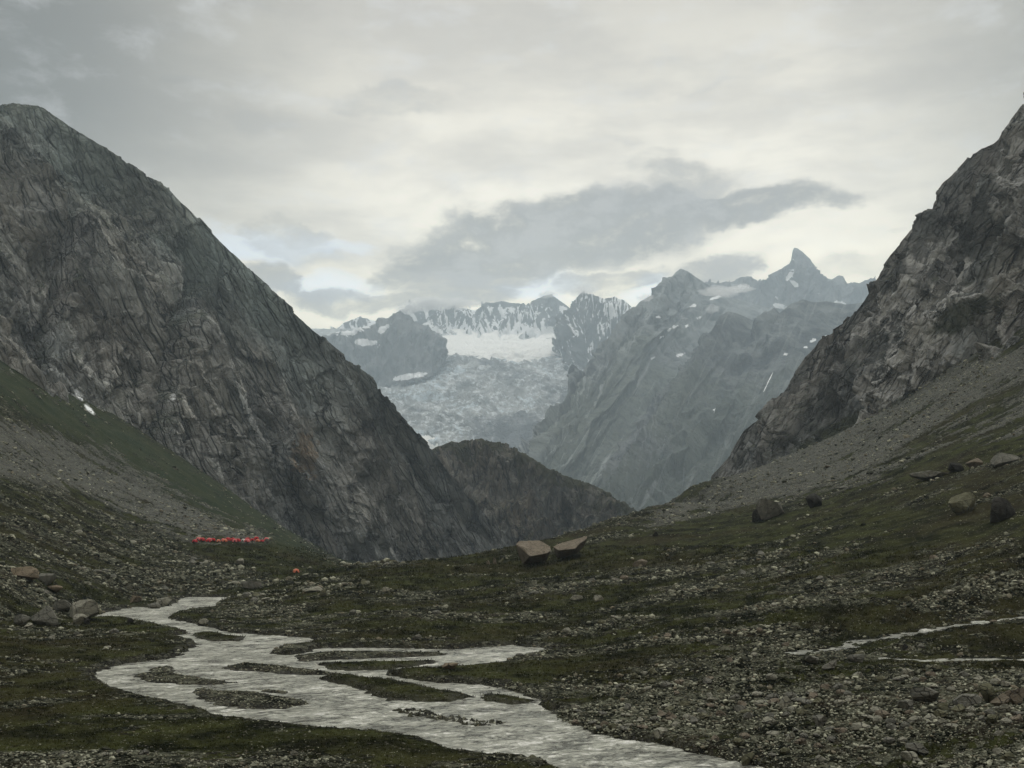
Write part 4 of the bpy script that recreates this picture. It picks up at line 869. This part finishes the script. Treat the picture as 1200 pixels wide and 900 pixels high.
def tube_arc(pts, rad):
    V_, F_ = [], []
    for p in pts:
        for k in range(6): V_.append((p[0], p[1]+rad*math.cos(k/6*6.283), p[2]+rad*math.sin(k/6*6.283)))
    for a in range(len(pts)-1):
        for k in range(6): F_.append((a*6+k, a*6+(k+1) % 6, (a+1)*6+(k+1) % 6, (a+1)*6+k))
    return np.array(V_), np.array(F_)
tv_, tq = tent_mesh(2.3, 2.7, 1.5, 0)
def make_tent():
    e = bpy.data.objects.new('tent', None); C.objects.link(e)
    fly = mesh_obj('fly', tv_, tq, TC['red'], parent=e)
    # arched door on the front, slightly proud
    dv = [(0, 0)]+[(math.cos(a)*0.42, math.sin(a)*0.85) for a in np.linspace(0, math.pi, 9)]
    Vd = []
    for off in (0.0, -0.03):
        for xx, zz in dv:
            k = zz/1.5; Vd.append((xx, -2.3/2*0.95*math.sqrt(max(0, 1-k*k))**0.8+off-0.02, zz+0.02))
    nD = len(dv); Fd = [tuple(range(nD, 2*nD))]
    me = bpy.data.meshes.new('door'); me.from_pydata(Vd, [], Fd+[tuple(reversed(range(nD)))]+[(q, (q+1) % nD, (q+1) % nD+nD, q+nD) for q in range(nD)]); me.materials.append(doorm)
    do = bpy.data.objects.new('door', me); C.objects.link(do); do.parent = e
    for s in (-1, 1):
        pts = [(math.cos(a)*1.36, s*0.0+math.cos(a)*s*1.1, 1.53*math.sin(a)**0.9 if 0 < a < math.pi else 0) for a in np.linspace(0.0, math.pi, 15)]
        v, f = tube_arc(pts, 0.02); mesh_obj('pole', v, f, polem, parent=e)
    return e
proto_t = make_tent(); first = True
rowpx = np.array([229,234,237,243,246,249,256,261,264,268,273,276,279,285,289,291,295,300,303,307,313]); tcol = ['red','pink','red','red','pink','red','orange','pink','orange','red','red','pink','red','white','pink','red','red','red','orange','red','pink']
names_c = {'red': 'red', 'orange': 'orange', 'pink': 'faded red', 'white': 'white'}
ordw = ['leftmost', 'second from the left', 'third from the left', 'fourth from the left', 'fifth from the left', 'sixth from the left', 'seventh from the left', 'eighth from the left', 'ninth from the left', 'tenth from the left', 'middle one', 'tenth from the right', 'ninth from the right', 'eighth from the right', 'seventh from the right', 'sixth from the right', 'fifth from the right', 'fourth from the right', 'third from the right', 'second from the right', 'rightmost']
def copy_tent(X, Y, Zt, s, rz, c, label, group):
    global first
    e = proto_t if first else proto_t.copy()
    if not first:
        C.objects.link(e)
        for ch in proto_t.children:
            q_ = ch.copy(); C.objects.link(q_); q_.parent = e
            if ch.name.startswith('fly') and c != 'red': q_.data = ch.data.copy(); q_.data.materials[0] = TC[c]
    first = False
    e.location = (X, Y, Zt); e.scale = (s, s, s); e.rotation_euler = (0, 0, rz); tag(e, label, 'tent', group)
rt = random.Random(4)
for q, pxx in enumerate(rowpx):
    X, yy, Zt = ground_at(pxx+rt.uniform(-1, 1), 635.6-rt.choice((0, 0.4, 1.6, 2.6))-rt.uniform(0, .5)); 
    copy_tent(X, yy, Zt, rt.uniform(0.42, 0.66)*yy/333, rt.uniform(-.5, .5), tcol[q], f"{names_c[tcol[q]]} dome tent, {ordw[q]} in the camp row under the left mountain", 'tents of the camp')
X, Y_, Z_ = ground_at(347, 671); copy_tent(X, Y_, Z_, 0.6, 0.4, 'orange', 'single orange tent pitched apart from the camp at the foot of the turf mound', None)
print('tents; ground at camp', PYg.shape, YH-(float(ground_z((270-600)/F*333, 333.0))-H)/333*F)

# ------------------------------------------------------------------ sky and light
SUN_EL, SUN_AZ = math.radians(50), math.radians(24)      # the bright part of the overcast, ahead and to the right
w = bpy.data.worlds.new('World'); bpy.context.scene.world = w; w.use_nodes = True; t = NT(w.node_tree); bg = w.node_tree.nodes['Background']; bg.inputs['Strength'].default_value = 0.15
sky = t.new('ShaderNodeTexSky', sky_type='NISHITA'); sky.sun_disc = False; sky.sun_elevation = SUN_EL; sky.sun_rotation = SUN_AZ; sky.altitude = 3500
gen = t.new('ShaderNodeTexCoord').outputs['Generated']; nrm = t.vm('NORMALIZE', gen)
sp = t.new('ShaderNodeSeparateXYZ'); t.put(sp.inputs[0], nrm)
az = t.math('ARCTAN2', sp.outputs[0], sp.outputs[1]); el = t.math('ARCSINE', sp.outputs[2])
cb = t.new('ShaderNodeCombineXYZ'); t.put(cb.inputs[0], az); t.put(cb.inputs[1], el)
ae = cb.outputs[0]
# cloud streets: noise stretched along the horizon
wn = t.vm('SUBTRACT', t.noise(t.map(ae, (1, 1.8, 1)), 7.0, 6, 0.6, col=True), (0.5, 0.5, 0.5))
aw = t.vm('ADD', ae, t.vm('MULTIPLY', wn, (0.17, 0.07, 0)))
aw2 = t.vm('ADD', ae, t.vm('MULTIPLY', wn, (0.05, 0.03, 0)))
nA = t.noise(t.map(aw2, (1, 3.0, 1)), 4.5, 8, 0.58); nB = t.noise(t.map(aw2, (1, 2.4, 1)), 13.0, 6, 0.6); nC = t.noise(t.map(ae, (1, 2.2, 1)), 2.0, 5, 0.55)
def AE(px, py):
    dx = (px-600)/F; dz = (YH-py)/F; return math.atan(dx), math.atan2(dz, math.sqrt(1+dx*dx))
def puff(px, py, rx, ry, rot=0.0, soft=(1.15, 0.60), src=None):
    a, e = AE(px, py); v = t.vm('SUBTRACT', src or aw, (a, e, 0))
    if rot: v = t.map(v, (1, 1, 1), (0, 0, -rot))
    v = t.vm('MULTIPLY', v, (F/rx, F/ry, 0)); L = t.vm('LENGTH', v); return t.rng(L, soft[1], soft[0], 1, 0)
# bright deck, dimmed higher up and to the sides to imitate lens vignetting
deck = t.mix(t.rng(nA, 0.35, 0.65), (6.4, 5.9, 5.1), (9.4, 8.7, 7.3))
warm = t.rng(el, 0.02, 0.30, 1, 0); deck = t.mix(t.math('MULTIPLY', warm, t.rng(nA, 0.35, 0.6, 0.35, 1)), deck, (18.5, 16.6, 11.4))
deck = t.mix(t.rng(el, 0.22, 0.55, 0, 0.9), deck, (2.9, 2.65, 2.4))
side = t.math('MULTIPLY', t.rng(t.math('ABSOLUTE', t.math('SUBTRACT', az, 0.08)), 0.14, 0.52, 0, 1.0), t.rng(el, 0.12, 0.34, 0.3, 1)); deck = t.mix(side, deck, (0.9, 0.8, 0.7)); deck = t.mix(t.rng(el, 0.52, 0.85), deck, (10.5, 10.3, 9.8))  # bright zenith out of view, added to light level ground and snow
deck = t.mix(t.rng(nB, 0.5, 0.75, 0, 0.35), deck, (6.0, 6.0, 6.1))
# gaps of blue sky low between the clouds
gap = None
for g_ in ((310,280,120,24,-.1),(400,335,70,16,0),(655,330,55,20,.2),(620,345,60,12,0),(745,345,40,16,0),(760,330,35,20,0),(700,370,60,12,0),(385,290,50,12,.1)):
    u = puff(*g_[:4], rot=g_[4], soft=(1.4, 0.3)); gap = u if gap is None else t.math('MAXIMUM', gap, u)
nD = t.noise(t.map(aw2, (1, 1.7, 1)), 30.0, 7, 0.68)
gap = t.math('MULTIPLY', t.rng(t.math('ADD', gap, t.math('MULTIPLY', t.math('SUBTRACT', nB, 0.5), 1.0)), 0.15, 1.15), 0.5)
skyc = t.vm('MULTIPLY', sky.outputs[0], (1.15, 1.15, 1.15)); skyc = t.mix(0.8, skyc, (8.6, 9.8, 11.4))
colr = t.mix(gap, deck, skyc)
# grey cloud masses
dkc = None
for p_ in ((600,285,170,48,.05,1),(720,262,180,42,.10,1),(862,238,135,22,.03,.95),(800,215,90,30,0,.6),(560,320,120,34,.1,.75),(430,350,90,16,0,.75),(345,325,50,22,-.4,.75),(350,270,60,14,-.3,.5),(360,290,70,18,-.2,.45),(490,312,60,24,.3,.8),
          (455,117,100,20,-.02,.42),(310,138,50,13,0,.3),(215,90,26,9,0,.3),(800,85,110,22,0,.28),(885,80,40,14,.3,.25),(845,305,65,20,.1,.75),(720,325,80,18,.1,.7),(1010,310,70,16,0,.4),(760,190,60,14,.2,.35),(1028,270,16,6,0,.25),(540,350,80,20,0,.8),(730,165,30,10,0,.25),(1110,150,40,12,0,.15)):
    u = t.math('MULTIPLY', puff(*p_[:4], rot=p_[4]), p_[5]); dkc = u if dkc is None else t.math('MAXIMUM', dkc, u)
dkc = t.rng(t.math('MULTIPLY', dkc, t.math('ADD', 1.0, t.math('MULTIPLY', t.math('ADD', t.math('SUBTRACT', nB, 0.5), t.math('MULTIPLY', t.math('SUBTRACT', nD, 0.5), 0.9)), 1.9))), 0.05, 1.05)
gcol = t.mix(t.rng(t.math('ADD', t.math('MULTIPLY', nB, 0.6), t.math('MULTIPLY', nD, 0.4)), 0.4, 0.6), (0.7, 0.75, 0.9), (2.7, 2.65, 2.65))
colr = t.mix(t.math('MULTIPLY', dkc, 0.82), colr, gcol)
below = t.rng(el, -0.06, 0.0, 1, 0); colr = t.mix(below, colr, (0.8, 0.8, 0.75))
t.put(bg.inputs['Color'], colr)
sl = bpy.data.lights.new('sun', 'SUN'); sl.energy = 1.5; sl.angle = math.radians(12); sl.color = (1.0, 0.96, 0.88); so = bpy.data.objects.new('sun', sl); C.objects.link(so)
so.rotation_euler = (math.pi/2-SUN_EL, 0, -SUN_AZ+0)
# direction: light comes from azimuth SUN_AZ (to the right of +Y)
from mathutils import Vector
dirv = Vector((math.sin(SUN_AZ)*math.cos(SUN_EL), math.cos(SUN_AZ)*math.cos(SUN_EL), math.sin(SUN_EL))); so.rotation_euler = dirv.to_track_quat('Z', 'Y').to_euler()

# ------------------------------------------------------------------ mist on the peaks
mm = bpy.data.materials.new('mist'); mm.use_nodes = True; tm = NT(mm.node_tree); mm.node_tree.nodes.clear()
om = tm.new('ShaderNodeOutputMaterial'); pm = tm.new('ShaderNodeVolumePrincipled'); pm.inputs['Color'].default_value = (1, 1, 1, 1); pm.inputs['Density'].default_value = 0.014; pm.inputs['Anisotropy'].default_value = 0.35; tm.l.new(pm.outputs[0], om.inputs['Volume'])
for q, (px, py, Y, rx, rz) in enumerate([(845,342,5200,24,5.5),(868,338,5300,16,4.5),(757,349,4650,11,4.5),(795,374,4700,9,4),(503,356,7500,26,8),(478,362,7400,16,6),(535,356,7700,26,6),(642,345,7700,11,4),(684,340,6500,12,4.5),(835,362,4700,8,5)]):
    v = v4_*(1+fbm(v4_*1.7+q*7.1, 4)*0.75)[:, None]*np.array([rx*Y/F, rx*Y/F*0.6, rz*Y/F]); o = mesh_obj('mist', v, f4_, mm); o.location = P(px, py, Y); tag(o, 'pale shred of mist drifting round the high peaks', 'mist', kind='stuff')
# ------------------------------------------------------------------ air
bmh = bmesh.new(); bmesh.ops.create_cube(bmh, size=1.0); me = bpy.data.meshes.new('haze'); bmh.to_mesh(me); bmh.free()
hz = bpy.data.objects.new('haze', me); C.objects.link(hz)
zlo, zhi = -420.0, 1870.0
hz.scale = (24000, 13000, zhi-zlo); hz.location = (0, 6500-400, (zlo+zhi)/2)
mh = bpy.data.materials.new('haze_air'); mh.use_nodes = True; th = NT(mh.node_tree); mh.node_tree.nodes.clear()
out = th.new('ShaderNodeOutputMaterial'); pv = th.new('ShaderNodeVolumePrincipled'); pv.inputs['Color'].default_value = (0.73, 0.88, 1.0, 1); pv.inputs['Density'].default_value = 1.05e-4; pv.inputs['Anisotropy'].default_value = 0.3
th.l.new(pv.outputs[0], out.inputs['Volume']); me.materials.append(mh); tag(hz, 'thin bluish air filling the valley', 'haze', kind='stuff')

sc = bpy.context.scene
sc.view_settings.view_transform = 'Standard'; sc.view_settings.look = 'None'; sc.view_settings.exposure = -0.04; sc.view_settings.gamma = 1.0
sc.cycles.use_denoising = True; sc.cycles.volume_bounces = 1; sc.cycles.max_bounces = 4; sc.cycles.diffuse_bounces = 2; sc.cycles.use_adaptive_sampling = True; sc.cycles.adaptive_threshold = 0.02
sc.cycles.sample_clamp_indirect = 5
print('done', time.time()-T0)
